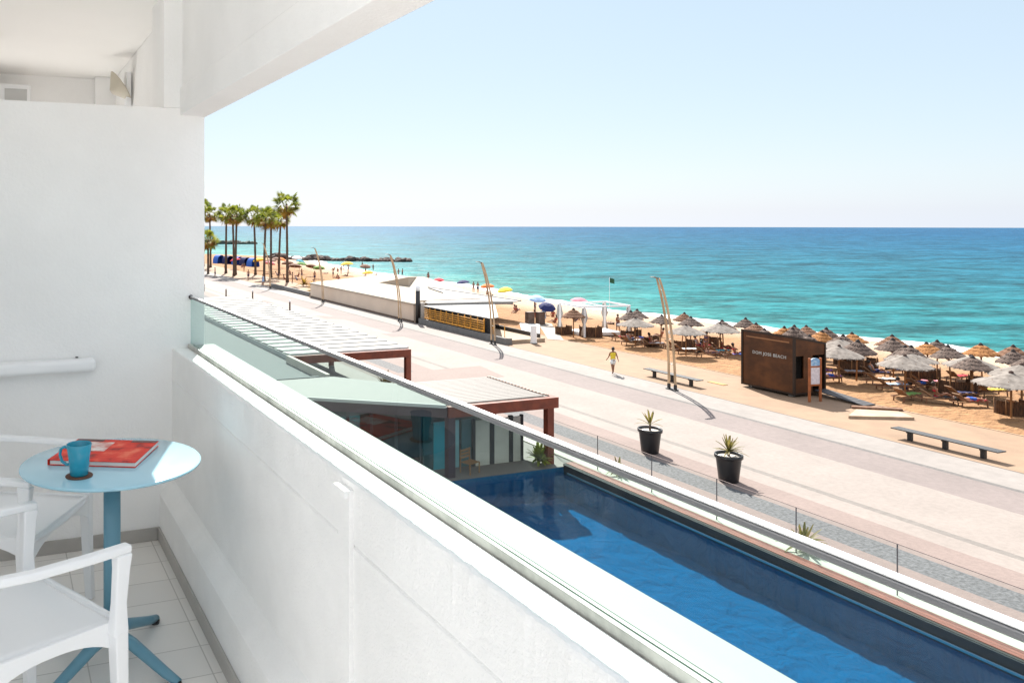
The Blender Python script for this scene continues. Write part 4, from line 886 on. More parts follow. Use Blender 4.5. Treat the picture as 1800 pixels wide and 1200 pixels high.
# ================================================================== FLAT BEIGE BUILDING, TOTEM AND BEACH BAR
fb = empty('flat_beige_building', (0, 0, 0), 0, 'long low beige building with a flat cream roof between promenade and beach', 'building')
g = MB(); g.prism([(37.95, 101.5), (38.0, 72.6), (46.0, 72.6), (57.0, 106.0), (52.5, 112.0)], -.2, 1.72); g.build('wall', rendw, fb)
g = MB(); g.prism([(37.85, 101.7), (37.9, 72.4), (47.5, 72.4), (57.4, 106.2), (52.6, 112.4)], 1.72, 1.86); g.build('roof', rendt, fb)
g = MB()
g.add([(46.3, 98.4, 1.862), (47.0, 91.15, 1.862), (47.0, 91.15, 3.05), (56.0, 106, 1.90)], [(0, 2, 1), (1, 2, 3), (0, 3, 2), (0, 1, 3)])
g.build('roof_wedge', mat('wedge_beige', (.34, .28, .22), .9), fb)
g = MB(); g.box((37.80, 72.4, -.01), (37.93, 101.7, .16)); g.build('plinth', mat('brown_plinth', (.13, .085, .06), .9), fb)
g = MB(); g.box((39.0, 73.2, 1.865), (46.0, 73.45, 2.05)); g.box((46.2, 75, 1.865), (47.4, 75.5, 2.0)); g.build('roof_upstand', mat('tan_metal', (.42, .32, .22), .6), fb)
tt = empty('totem', (38.1, 71.9, 0), 0, 'tall dark totem post with a white cap beside the beige building', 'totem')
g = MB(); g.lathe([(.22, 0), (.22, 3.15), (0, 3.15)], 20); g.build('body', mat('totem_dark', (.02, .018, .017), .4), tt)
g = MB(); g.lathe([(.22, 3.15), (.22, 3.55), (.18, 3.62), (0, 3.64)], 20); g.build('cap', whitepl, tt)
g = MB(); g.box((.25, -.2, 0), (.62, .2, 2.0)); g.build('side_column', mat('column_pale', (.62, .56, .50), .7), tt)
bb = empty('beach_bar', (0, 0, 0), 0, 'beach bar with white canvas roofs and yellow slatted counter front', 'bar')
g = MB(); g.prism([(37.95, 70.5), (38.3, 59.3), (39.4, 59.9), (45.8, 70.3)], 1.78, 1.84); g.build('canvas_roof', canvas, bb)
g = MB(); g.prism([(38.6, 70.8), (45.9, 70.6), (47.2, 69.2), (48.5, 70.0), (48.0, 88), (46.2, 81), (39.1, 72.3)], 1.92, 1.99); g.build('upper_roof', mat('grey_canvas', (.27, .26, .25), .8, var=.05), bb)
g = MB(); g.prism([(38.5, 70.5), (47.1, 69.0), (47.1, 69.15), (38.5, 70.75)], 1.80, 2.06); g.bar([(48.2, 88.2, 2.0), (48.6, 70.0, 2.0)], .3, .12, (0, 0, 1)); g.build('roof_edge', mat('roof_grey', (.22, .21, .20), .7), bb)
for i in range(5):
    g = MB(); g.box((38.02, 60+i*2.1, .62+i*0), (38.10, 62.0+i*2.1, .70)); 
    for q in range(5): g.box((38.02, 60+i*2.1, .72+q*.19), (38.08, 62.02+i*2.1, .80+q*.19))
    for q in range(2): g.box((38.10, 60.05+i*2.1+q*1.0, .60), (38.16, 60.17+i*2.1+q*1.0, 1.72))
    g.build('slatted_front', yellowwood, bb)
g = MB(); g.box((38.35, 59.5, .45), (38.5, 70.4, 1.76)); g.build('interior', darkfill, bb)
g = MB(); g.box((37.95, 56.7, -.1), (38.25, 71.5, .52)); g.box((38.25, 56.7, -.1), (38.6, 57.0, .50)); g.build('base_wall', greyconc, bb, bevel=.01)
g = MB(); g.box((38.25, 57.0, -.1), (42, 71.3, .30)); g.build('deck', mat('bar_deck', (.36, .27, .19), .9, var=.1), bb)
g = MB(); g.box((41.7, 57.5, .30), (41.9, 66, .62)); g.build('deck_step', mat('dark_step', (.05, .045, .04), .8), bb)
for y_ in (57.3, 59.0): 
    g = MB(); g.tube([(38.3, y_, .5), (38.3, y_, 1.5)], .03, 8); g.build('rail_post', yellowwood, bb)
for i, (x_, y_) in enumerate(((47.2, 66.6), (48.1, 66.2))):
    g = MB(); g.box((x_, y_, -.02), (x_+.7, y_+.6, 1.25)); tag(g.build('display_cabinet', mat('cabinet_brown', (.10, .06, .045), .6, var=.3, vscale=3), bevel=.02), ['dark brown cabinet behind the bar, the one nearer the bar roof', 'dark brown cabinet behind the bar, the one nearer the blue parasol'][i], 'cabinet', 'cabinets behind the beach bar')
g = MB()
g.add([(46.6, 67.2, .05), (48.2, 66.2, .05), (41.6, 57.2, .02), (40.5, 57.7, .02), (46.6, 67.2, .15), (48.2, 66.2, .15), (41.6, 57.2, .25), (40.5, 57.7, .25), ], [(0, 1, 2, 3), (4, 7, 6, 5), (0, 4, 5, 1), (1, 5, 6, 2), (2, 6, 7, 3), (3, 7, 4, 0)])
tag(g.build('white_ramp', mat('ramp_white', (.66, .65, .62), .7)), 'white sloping walkway ramp beside the beach bar deck', 'ramp')
wp = empty('white_pillar', (40.6, 56.6, 0), 0, 'short white ribbed pillar standing at the foot of the white ramp', 'pillar')
g = MB(); g.lathe([(.25+.015*(i % 2), i*.1) for i in range(15)]+[(.26, 1.46), (0, 1.47)], 24); g.build('column', whitepl, wp)
g = MB(); g.lathe([(.30, 0), (.30, .05), (.25, .06)], 24); g.build('base', greyconc, wp)
g = MB(); g.prism([(49.3, 68.1), (43.1, 58.1), (43.9, 57.0), (49.9, 66.7)], -.01, .03); struct(g.build('boardwalk_path', mat('grey_boardwalk', (.36, .31, .26), .9, var=.12, vscale=1.5, stretch=(1, 4, 1))))

# white cabana
cb = empty('cabana', (49.0, 59.4, 0), R(-8), 'white gauze cabana frame with tied curtains on the sand', 'cabana')
for i, (x_, y_) in enumerate(((-2.3, 1.9), (-2.0, -1.7), (2.2, 1.9), (2.3, -1.7))):
    g = MB(); g.box((x_-.07, y_-.07, -.1), (x_+.07, y_+.07, 2.6)); g.build('post', whitepl, cb)
    g = MB(); g.tube([(x_, y_+.1, 2.5), (x_+.08, y_+.15, 1.6), (x_+.02, y_+.08, 1.1), (x_+.12, y_+.2, .15)], [.18, .34, .14, .36], 10, flat=.5); g.build('curtain', canvas, cb)
g = MB(); g.box((-2.35, -1.8, 2.55), (2.4, -1.65, 2.68)); g.box((-2.35, 1.83, 2.55), (2.4, 1.98, 2.68)); g.box((-2.4, -1.65, 2.55), (-2.25, 1.83, 2.68)); g.box((2.25, -1.65, 2.55), (2.4, 1.83, 2.68)); g.box((-.08, -1.65, 2.57), (.08, 1.83, 2.64)); g.build('top_frame', whitepl, cb)
g = MB(); g.box((-1.9, -1.2, .0), (1.9, 1.2, .32)); g.build('daybed', whiteS, cb, bevel=.06)

# ================================================================== THATCHED SUNSHADES
rnd = random.Random(21)
def thatch(r, h, zb, seed, m, nm, tiers=3, capm=None, wide=False):
    rq = random.Random(seed); t = bpy.data.objects.new(nm, None); COL.objects.link(t)
    g = MB()
    n = 72
    for k in range(tiers):
        r1 = r*(1-(k)/tiers*.86)*1.0; r0 = r*(1-(k+1.25)/tiers*.86) if k < tiers-1 else .02
        z1 = zb+h*(k/tiers*.9)+.03*k; z0 = zb+h*((k+1.25)/tiers*.9) if k < tiers-1 else zb+h
        r0 = max(.02, r0)
        ring = []
        for q in range(5):
            s_ = q/4
            for i in range(n):
                a = 2*pi*i/n; jag = 1+(rq.uniform(-.06, .06) if q == 4 else rq.uniform(-.012, .012))
                rr = (r0+(r1-r0)*s_)*jag*(1+.03*sin(a*5+seed)); zz = z0+(z1-z0)*(s_**1.15)-(rq.uniform(0, .07) if q == 4 else 0)
                ring.append((rr*cos(a), rr*sin(a), zz))
        g.add(ring, [(q*n+i, q*n+(i+1) % n, (q+1)*n+(i+1) % n, (q+1)*n+i) for q in range(4) for i in range(n)])
    # loose straw tufts round the brim and surface
    for i in range(130):
        a = rq.uniform(0, 2*pi); s_ = rq.uniform(.45, 1.0); rr = r*s_; zz = zb+h*(1-s_)*.95+.01; l_ = rq.uniform(.06, .13)
        w2 = .018; e1 = Vector((cos(a), sin(a), -h/r*.9)).normalized()*l_; sd3 = Vector((-sin(a), cos(a), 0))*w2; p = Vector((rr*cos(a), rr*sin(a), zz))
        g.add([p-sd3, p+sd3, p+e1+Vector((0, 0, rq.uniform(-.04, .03)))], [(0, 1, 2)])
    g.build('canopy', m, t)
    g = MB(); g.tube([(0, 0, -.6), (0, 0, zb+h*.8)], .045, 8)
    g.build('pole', poleM, t)
    g = MB()
    for i in range(6):
        a = i*pi/3; g.tube([(0, 0, zb-.25), (cos(a)*r*.55, sin(a)*r*.55, zb+h*.33)], .018, 5)
    g.build('strut', poleM, t)
    g = MB(); g.lathe([(.17, zb+h-.12), (.11, zb+h+.02), (.05, zb+h+.10), (0, zb+h+.12)], 12); g.build('cap', capm or mat('cap_dark', (.03, .025, .025), .9), t)
    return t
def bigshade(seed):
    rq = random.Random(seed); t = bpy.data.objects.new('fabric_sunshade', None); COL.objects.link(t)
    g = MB(); n = 64; r, zb, h = 1.38, 1.74, .56; ring = []
    for q in range(7):
        s_ = q/6
        for i in range(n):
            a = 2*pi*i/n; sag = .05*abs(sin(a*4))*s_
            rr = r*s_*(1+(.03*rq.uniform(-1, 1) if q == 6 else 0)) if q else .03
            ring.append((rr*cos(a), rr*sin(a), zb+h*(1-s_)**1.1-sag-(rq.uniform(0, .06) if q == 6 else 0)))
    g.add(ring, [(q*n+i, q*n+(i+1) % n, (q+1)*n+(i+1) % n, (q+1)*n+i) for q in range(6) for i in range(n)], 0, None, True)
    for i in range(200):
        a = rq.uniform(0, 2*pi); l_ = rq.uniform(.05, .14); p = Vector((r*cos(a), r*sin(a), zb-.02)); sd3 = Vector((-sin(a), cos(a), 0))*.025
        g.add([p-sd3, p+sd3, p+Vector((.05*cos(a), .05*sin(a), -l_))], [(0, 1, 2)])
    g.build('canopy', thatch_p, t)
    g = MB(); g.tube([(0, 0, -.6), (0, 0, zb+h*.9)], .045, 8); g.build('pole', poleM, t)
    g = MB()
    for i in range(8):
        a = i*pi/4+.2; g.tube([(0, 0, zb-.35), (cos(a)*r*.6, sin(a)*r*.6, zb+h*.36)], .018, 5)
    g.build('strut', poleM, t)
    g = MB(); g.lathe([(.10, zb+h-.03), (.08, zb+h+.06), (0, zb+h+.10)], 12); g.build('cap', mat('cap_brown', (.09, .055, .045), .9), t)
    return t
SH = dict(d=[thatch(.96, .66, 1.80, s_, thatch_d, 'thatched_sunshade') for s_ in (1, 2, 8)], o=[thatch(.96, .62, 1.80, 3, thatch_o, 'thatched_sunshade')], b=[thatch(.96, .64, 1.80, 4, thatch_b, 'thatched_sunshade')], p=[bigshade(5)])
used_proto = set()
dk = [((45.8, 58.2), 'b', 'small brown thatched sunshade left of the white cabana'), ((49.7, 55.6), 'd', 'dark thatched sunshade, the one of the touching pair nearer the cabana'),
 ((51.4, 56.8), 'd', 'dark thatched sunshade, the one of the touching pair farther from the cabana'), ((50.8, 53.5), 'd', 'dark thatched sunshade directly behind the blades of the nearest lamp post'),
 ((52.9, 52.4), 'd', 'dark thatched sunshade standing alone between the nearest lamp post and the kiosk, against white foam'), ((52.8, 49.0), 'd', 'dark thatched sunshade above a wide pale one just left of the kiosk'),
 ((54.1, 47.2), 'b', 'brown thatched sunshade peeking over the left end of the kiosk roof'), ((51.5, 44.2), 'd', 'dark thatched sunshade mostly hidden behind the kiosk roof middle'),
 ((53.5, 44.2), 'o', 'golden brown thatched sunshade behind the middle of the kiosk roof'), ((55.3, 45.0), 'd', 'dark thatched sunshade above the kiosk roof, right of the golden one'),
 ((53.2, 43.2), 'd', 'dark thatched sunshade above the kiosk roof, second right of the golden one'), ((50.6, 40.0), 'd', 'dark thatched sunshade cut by the right end of the kiosk roof'),
 ((54.6, 42.3), 'o', 'golden thatched sunshade above the right end of the kiosk'), ((56.9, 43.6), 'd', 'dark thatched sunshade right of the golden one above the kiosk end'),
 ((54.6, 40.7), 'd', 'dark thatched sunshade rising over a pale one immediately right of the kiosk'), ((56.6, 41.2), 'o', 'small golden thatched sunshade, first against the water right of the kiosk'),
 ((57.9, 39.4), 'b', 'brown thatched sunshade between two golden ones in the row by the water'), ((50.6, 36.7), 'd', 'dark thatched sunshade low beside the pale ones right of the kiosk'),
 ((54.9, 37.3), 'd', 'dark thatched sunshade in the second row with its pole clear against white foam'), ((57.8, 36.9), 'o', 'golden thatched sunshade, second against the water right of the kiosk'),
 ((51.7, 34.1), 'd', 'dark thatched sunshade rising just over the twin pale canopies'), ((60.0, 37.8), 'd', 'dark thatched sunshade against the water between two golden ones'),
 ((60.3, 35.2), 'o', 'golden thatched sunshade, third against the water right of the kiosk'), ((55.6, 34.2), 'd', 'black looking thatched sunshade below the third golden one'),
 ((61.4, 34.0), 'b', 'brown thatched sunshade against the water, last before the golden one by the picture edge'), ((51.9, 30.8), 'd', 'dark thatched sunshade with a reed screen under it, near the picture edge'),
 ((62.6, 32.0), 'o', 'golden thatched sunshade, largest and last in the row by the water'), ((56.6, 30.4), 'd', 'dark thatched sunshade just under the last golden one'),
 ((55.6, 28.2), 'b', 'brown thatched sunshade partly cut by the picture edge'),
 ((57.6, 45.6), 'b', 'brown thatched sunshade at the back over the kiosk roof, near the water'), ((56.8, 50.6), 'd', 'dark thatched sunshade at the water side, over the left end of the kiosk'), ((53.0, 35.2), 'd', 'dark thatched sunshade tucked behind the overlapping pale canopies'),
 ((58.4, 32.2), 'd', 'dark thatched sunshade between the third and last golden ones, one row in'), ((54.6, 55.0), 'b', 'brown thatched sunshade behind the lone dark one near the nearest lamp post')]
pz = []
def usep(key, i, loc, label, group, rz):
    pr_ = SH[key][i % len(SH[key])]
    o = copy_tree(pr_) if id(pr_) in used_proto else pr_; used_proto.add(id(pr_))
    o.location = loc; o.rotation_euler.z = rz; o['label'] = label; o['category'] = 'sunshade'; o['group'] = group; return o
for i, ((x_, y_), k_, lb) in enumerate(dk): 
    o = usep(k_, i, (x_, y_, drop(x_, y_)), lb, 'small thatched sunshades on the beach', rnd.uniform(0, 6)); sc_ = rnd.uniform(.94, 1.08); o.scale = (sc_, sc_, rnd.uniform(.94, 1.04)); o.rotation_euler.x = rnd.uniform(-.07, .07); o.rotation_euler.y = rnd.uniform(-.07, .07)
pale = [((47.2, 52.4), 'wide pale sunshade beside the white cabana'), ((47.4, 47.4), 'wide pale sunshade just right of the nearest lamp post'), ((51.8, 48.4), 'wide pale sunshade between the nearest lamp post and the kiosk'),
 ((52.7, 39.3), 'wide pale sunshade emerging from behind the kiosk, the higher one'), ((48.4, 36.2), 'wide pale sunshade emerging from behind the kiosk, the lower one'), ((48.5, 32.3), 'wide pale sunshade in front of the others right of the kiosk, loungers under it'),
 ((51.6, 34.0), 'wide pale sunshade overlapping behind the one with loungers'), ((53.6, 31.9), 'small looking pale sunshade behind the overlapping pair'), ((52.7, 28.8), 'wide pale sunshade at the picture edge, the farther one'),
 ((48.0, 26.7), 'wide pale sunshade at the picture edge, nearest the camera of all')]
for i, ((x_, y_), lb) in enumerate(pale): o = usep('p', i, (x_, y_, drop(x_, y_)), lb, 'wide pale sunshades on the beach', rnd.uniform(0, 6)); s2 = 1.15 if i in (8, 9) else 1; o.scale = (s2, s2, 1)
# reed windbreak screens
def reedscreen(seed):
    rq = random.Random(seed); t = bpy.data.objects.new('reed_windbreak', None); COL.objects.link(t); g = MB()
    n = 60; vs = []
    for i in range(n+1):
        a = -.2+pi*1.35*i/n; r_ = 1.15+rq.uniform(-.02, .02)
        for rr, z in ((r_, -.1), (r_*1.02, .6), (r_, 1.22+rq.uniform(-.05, .04)), (r_-.06, 1.18), (r_-.06, -.1)): vs.append((rr*cos(a), rr*sin(a)*.75, z))
    fs = [(i*5+j, i*5+5+j, i*5+5+j+1, i*5+j+1) for i in range(n) for j in range(4)]
    g.add(vs, fs); g.build('reed_wall', reed, t)
    for a in (-.2, .9, 2.0, 3.0, 4.0):
        g = MB(); g.tube([(1.17*cos(a), 1.17*sin(a)*.75, -.2), (1.17*cos(a), 1.17*sin(a)*.75, 1.35)], .04, 6); g.build('stake', poleM, t)
    return t
rs = [reedscreen(1)]
scr = [((50.0, 56.0), 'curved reed windbreak under the pale sunshade beside the cabana'), ((48.8, 52.4), 'curved reed windbreak left of the nearest lamp post'), ((49.6, 49.8), 'curved reed windbreak right of the nearest lamp post'),
 ((53.2, 39.0), 'curved reed windbreak just right of the kiosk, the lower of the cluster'), ((57.0, 42.0), 'curved reed windbreak just right of the kiosk, the upper of the cluster'), ((56.0, 40.0), 'curved reed windbreak with a reddish look right of the kiosk'),
 ((52.3, 31.8), 'curved reed windbreak at the end of a long shadow toward the picture edge'), ((55.6, 32.9), 'curved reed windbreak under the dark sunshade near the picture edge'), ((55.0, 35.5), 'curved reed windbreak behind the front pale sunshade'),
 ((49.2, 27.3), 'large curved reed windbreak at the picture edge, nearest the camera'), ((47.6, 58.2), 'curved reed windbreak inside the cabana frame area'), ((53.6, 51.2), 'curved reed windbreak near the red towels left of the kiosk'), ((46.4, 60.3), 'small curved reed windbreak left of the cabana')]
for i, ((x_, y_), lb) in enumerate(scr):
    o = rs[0] if i == 0 else copy_tree(rs[0]); o.location = (x_, y_, drop(x_, y_)); o.rotation_euler.z = rnd.uniform(2.4, 3.4); sc_ = rnd.uniform(.62, .80); o.scale = (sc_*1.05, sc_, sc_*.95)
    tag(o, lb, 'windbreak', 'curved reed windbreaks on the beach')
# loungers
def lounger():
    t = bpy.data.objects.new('sun_lounger', None); COL.objects.link(t)
    g = MB(); g.box((-.30, -.95, .27), (-.25, .95, .32)); g.box((.25, -.95, .27), (.30, .95, .32)); g.box((-.25, .90, .27), (.25, .95, .32)); g.box((-.25, -.95, .27), (.25, -.90, .32)); g.build('frame', frameM, t)
    g = MB(); g.box((-.25, -.35, .30), (.25, .90, .37)); g.build('mattress', matt, t, bevel=.02)
    Mb = Matrix.Translation((0, -.36, .33)) @ Matrix.Rotation(R(-38), 4, 'X'); g = MB(); g.box((-.25, -.62, -.02), (.25, 0, .05), 0, Mb); g.build('backrest', matt, t, bevel=.02)
    for x_, y_ in ((-.27, -.7), (.27, -.7), (-.27, .75), (.27, .75)):
        g = MB(); g.bar([(x_, y_, .28), (x_*1.05, y_*1.04, 0)], .05, .05, (0, 1, 0)); g.build('leg', frameM, t)
    return t
lo = lounger()
lou = [((48.5, 55.4), 'red', 'with a red towel beside the cabana'), ((47.6, 53.3), 'white', 'with a pale cover left of the nearest lamp post'), ((48.2, 51.6), 'grey', 'closest to the left side of the nearest lamp post'),
 ((48.3, 48.3), 'white', 'with a pale towel right of the nearest lamp post'), ((48.6, 46.5), 'navy', 'with navy and white towels right of the nearest lamp post'), ((50.6, 47.4), 'teal', 'with a teal towel under the pale sunshade left of the kiosk'),
 ((52.4, 48.6), 'red', 'with a red towel behind the teal one left of the kiosk'), ((48.0, 36.6), 'purple', 'with a purple towel right of the kiosk'), ((52.0, 38.2), 'grey', 'with grey bags on it in the middle right of the kiosk'),
 ((53.6, 37.6), 'navy', 'with a navy and pale blue towel right of the kiosk'), ((51.0, 35.4), 'white', 'with a white towel left of the front pale sunshade'), ((51.8, 33.6), 'black', 'with dark towel right under the front pale sunshade'),
 ((52.9, 33.0), 'navy', 'with a navy towel beyond the front pale sunshade'), ((47.2, 31.3), 'green', 'with a green towel at the left of the nearest group'), ((48.1, 30.2), 'black', 'with black towel in the nearest group on open sand'),
 ((49.0, 29.2), 'red', 'with a dark red towel in the nearest group on open sand'), ((53.6, 34.4), 'pink', 'with a pink towel behind the nearest group'), ((50.4, 27.4), 'white', 'with a white towel at the picture edge'),
 ((50.4, 45.6), 'blue', 'with a blue towel close to the kiosk left side'),
 ((49.3, 54.2), 'pink', 'with a pink towel behind the one left of the nearest lamp post'), ((49.6, 50.6), 'orange', 'with an orange towel under the pale sunshade by the nearest lamp post'), ((51.6, 50.2), 'red', 'with a red towel before the lone dark sunshade'), ((49.8, 38.6), 'purple', 'with a purple towel tight against the kiosk right side'),
 ((55.2, 40.6), 'black', 'with a black towel between the reed screens right of the kiosk'), ((56.8, 38.4), 'paleblue', 'with a pale blue towel near the second row dark sunshade'), ((54.6, 31.4), 'yellow', 'with a yellow towel below the third golden sunshade'),
 ((58.6, 35.6), 'red', 'with a red towel near the water on the right'), ((51.3, 31.0), 'navy', 'with a navy towel beside the windbreak near the picture edge'), ((49.6, 33.8), 'paleblue', 'with a pale blue towel behind the front pale sunshade pole')]
rl = random.Random(5)
for i, ((x_, y_), c_, lb) in enumerate(lou):
    o = lo if i == 0 else copy_tree(lo); rz = R(-108)+rl.uniform(-.35, .35); o.location = (x_, y_, drop(x_, y_)); o.rotation_euler.z = rz
    tag(o, 'lounger '+lb, 'sun lounger', 'timber sun loungers on the beach')
    g = MB(); vs = []
    for a in range(9):
        for b in range(4): vs.append((-.27+.18*b, -.3+.14*a, .382+.02*rl.random()+(-.10 if b in (0, 3) and a % 3 == 0 else 0)))
    g.add(vs, [(a*4+b, a*4+b+1, a*4+b+5, a*4+b+4) for a in range(8) for b in range(3)], 0, None, True)
    tw = g.build('beach_towel', CL[c_]); tw.location = o.location; tw.rotation_euler.z = rz; so_ = tw.modifiers.new('s', 'SOLIDIFY'); so_.thickness = .012
    tag(tw, '%s towel on a lounger, %s' % (c_, re.sub(r'^with .*?(towels?|cover|bags on it)\s*', '', lb)), 'towel', 'towels on the loungers')
    if i in (1, 2, 4, 6, 7, 9, 11, 14, 15, 18, 19, 21, 22, 24):
        kind_ = ['lie', 'sit_shirt', 'sit', 'lie_shorts'][i % 4]
        base = PRO[kind_]; M_ = Matrix.Rotation(rz, 4, 'Z') @ Vector((0, -.12 if 'sit' in kind_ else -.05, .30)); 
        place(base, (x_+M_.x, y_+M_.y, drop(x_, y_)+M_.z), rz, 'person %s on a lounger %s' % ('lying' if 'lie' in kind_ else 'sitting', re.sub(r'^with .*?(towels?|cover|bags on it)\s*', '', lb)), 'sunbathers on the loungers')
# small beach parasols
def parasol(c, nm='beach_parasol'):
    t = bpy.data.objects.new(nm, None); COL.objects.link(t); g = MB(); n = 16; vs = [(0, 0, 2.15)]
    for q, (r_, z) in enumerate(((.45, 2.08), (.85, 1.88), (1.05, 1.70))):
        for i in range(n): a = 2*pi*i/n; s_ = 1-.03*(i % 2)*q; vs.append((r_*cos(a)*s_, r_*sin(a)*s_, z))
    fs = [(0, 1+i, 1+(i+1) % n) for i in range(n)]+[(1+q*n+i, 1+q*n+n+i, 1+q*n+n+(i+1) % n, 1+q*n+(i+1) % n) for q in range(2) for i in range(n)]
    g.add(vs, fs); o = g.build('canopy', c, t); so_ = o.modifiers.new('s', 'SOLIDIFY'); so_.thickness = .012
    g = MB(); g.tube([(0, 0, -.4), (0, 0, 2.2)], .02, 6); g.build('pole', whitepl, t); return t
par0 = parasol(CL['yellow'])
plist = [((62.5, 93), 'yellow', 'yellow parasol near the water beyond the beach bar roof', 1), ((56.2, 78), 'paleblue', 'pale blue parasol by the group left of the navy one', 1),
 ((60, 75.5), 'pink', 'pink parasol near the water right of the navy one', 1), ((64, 150), 'yellow', 'large yellow parasol above the roof of the beige building', 1.3), ((70, 163), 'grey', 'grey striped parasol near the water by the rocks', 1.1),
 ((52, 135), 'green', 'green parasol beside the far corner of the beige building', 1.1), ((54, 150), 'green', 'second green parasol farther back left of the beige building', 1.1), ((49, 160), 'yellow', 'yellow parasol between the two tallest palms', 1.2),
 ((47.5, 150), 'pink', 'pink parasol behind the palm trunks', 1.1), ((58, 175), 'orange', 'orange parasol far back near the rocks', 1.1), ((62, 110), 'red', 'red parasol behind the roof light of the beige building', 1.0),
 ((64.5, 107), 'navy', 'dark blue and white parasol beyond the dark totem', 1.0), ((63.5, 99), 'orange', 'pale orange parasol low on the sand beyond the bar roof', 1), ((45.5, 165), 'red', 'small red parasol far behind the palms', 1.1), ((59, 165), 'teal', 'teal parasol far back on the open sand', 1.1),
 ((66, 186), 'white', 'white parasol close to the rock breakwater', 1.2), ((47.8, 136), 'brown', 'brown parasol right of the tallest palm trunk', 1.2), ((50.8, 148), 'brown', 'brown parasol behind the palm crowns and green parasols', 1.2),
 ((53, 142), 'brown', 'brown parasol on the sand above the farthest lamp post', 1.1), ((50, 156), 'brown', 'brown parasol far behind the slim palm', 1.2), ((55, 168), 'brown', 'brown parasol right of the blue tents', 1.2), ((68.5, 152), 'brown', 'flat brown parasol near the water above the cream roof', 1.1), ((57.5, 126), 'yellow', 'yellow parasol low above the cream roof edge', 1.0)]
for i, ((x_, y_), c_, lb, sc_) in enumerate(plist):
    o = par0 if i == 0 else copy_tree(par0, swap={'canopy': CL[c_]}); o.location = (x_, y_, drop(x_, y_)); o.scale = (sc_,)*3; o.rotation_euler = (R(rl.uniform(-14, 14)), R(rl.uniform(-14, 14)), 0)
    tag(o, lb, 'parasol', 'small coloured parasols on the beach')
nv = copy_tree(par0, swap={'canopy': CL['navy']}); nv.location = (49.3, 66.95, .25); nv.rotation_euler = (R(24), R(-8), 0); nv.scale = (.80, .80, .92); tag(nv, 'navy parasol held up by a walker at the head of the boardwalk', 'parasol')
place(PRO['walk_dress'], (49.3, 67.1, drop(49.3, 67)), R(160), 'person in pale blue carrying the navy parasol by the boardwalk')
# standing figures on the beach
ppl = [((69.3, 111.0), 'stand_shorts', 'the one on the right of the pair at the water beyond the bar roof'), ((68.4, 110.8), 'stand_bikini', 'the one on the left of the pair at the water beyond the bar roof'),
 ((57.4, 79.8), 'stand_shorts', 'beside the pale blue parasol'), ((56.0, 74.6), 'sit', 'sitting on the sand right of the navy parasol'), ((53.9, 78.5), 'sit', 'sitting under the pale blue parasol'), ((55.4, 80.6), 'sit_shirt', 'sitting left of the pale blue parasol'),
 ((53.5, 82.5), 'stand_bikini', 'standing by the end of the bar roof'), ((62.0, 97.0), 'stand_bikini', 'near the yellow parasol close to the water'), ((51.7, 68.5), 'sit', 'sitting on the sand behind the dark cabinets'),
 ((71.6, 167.6), 'stand_shorts', 'first of a scattered group below the rocks'), ((66.2, 158.8), 'stand_bikini', 'second of a scattered group below the rocks'), ((68, 165), 'sit', 'seated in the scattered group below the rocks'),
 ((83.2, 186.0), 'stand_shorts', 'wading below the rock breakwater, the farther one'), ((81.5, 176), 'stand_bikini', 'wading below the rock breakwater, the nearer one'), ((78.6, 157), 'stand_bikini', 'standing in the shallows, left of a close pair'),
 ((79.3, 156.6), 'stand_shorts', 'standing in the shallows, right of a close pair'), ((57.7, 142.3), 'stand_shorts', 'on open sand behind the beige building corner'), ((57.0, 138.8), 'sit', 'seated on open sand behind the beige building corner'),
 ((39.0, 134.3), 'stand_shorts', 'with dark top walking between the palms'), ((35.4, 143.0), 'stand_shorts', 'dark figure walking beside the leftmost palm'), ((37.8, 122), 'walk_dress', 'in pale clothes by the nearest palm trunks'),
 ((40.8, 156.8), 'stand_bikini', 'behind the three close palm trunks'), ((44, 126), 'stand_bikini', 'near the yellow plant left of the beige building'), ((46, 121), 'sit_shirt', 'seated by the low wall left of the beige building'),
 ((45, 133), 'sit', 'seated behind the tallest palm'), ((50, 140), 'sit', 'seated on the sand right of the tallest palm'), ((48.6, 128), 'stand_shorts', 'dark figure just left of the farthest lamp'), ((61, 170), 'stand_bikini', 'small figure far back on open sand'),
 ((63, 148), 'sit', 'seated under the large yellow parasol'), ((70, 150), 'sit_shirt', 'seated near the grey striped parasol'), ((74.2, 150), 'stand_bikini', 'at the waterline right of the grey striped parasol'), ((76, 139), 'stand_shorts', 'at the waterline above the beige roof'),
 ((75.0, 137.5), 'stand_bikini', 'at the waterline above the beige roof, smaller one'), ((58, 92), 'sit', 'sitting behind the upper bar roof'), ((47, 143), 'sit_shirt', 'seated in the shade of the pink parasol'), ((60, 182), 'stand_shorts', 'far off near the orange parasol')]
for i, ((x_, y_), k_, lb) in enumerate(ppl):
    z_ = drop(x_, y_) if x_ < shore(y_) else SEA-.35
    place(PRO[k_], (x_, y_, z_), rl.uniform(0, 6.28), 'person '+lb, 'people on the beach', 1.0)
rp_ = [((51.0, 49.2), 'sit', 'in red seated under the sunshades left of the kiosk'), ((50.0, 48.0), 'stand_bikini', 'standing beside the teal towel lounger'), ((54.5, 39.6), 'stand_bikini', 'standing beside the reed windbreak right of the kiosk'),
  ((56.5, 36.2), 'sit', 'seated near the reddish windbreak'), ((50.2, 33.6), 'sit_shirt', 'seated in the shade of the front pale sunshade'), ((54.8, 57.6), 'sit', 'seated behind the cabana'), ((52.6, 60.6), 'stand_shorts', 'standing behind the cabana')]
for i, ((x_, y_), k_, lb) in enumerate(rp_): place(PRO[k_], (x_, y_, drop(x_, y_)), rl.uniform(0, 6.28), 'person '+lb, 'people among the sunshades')
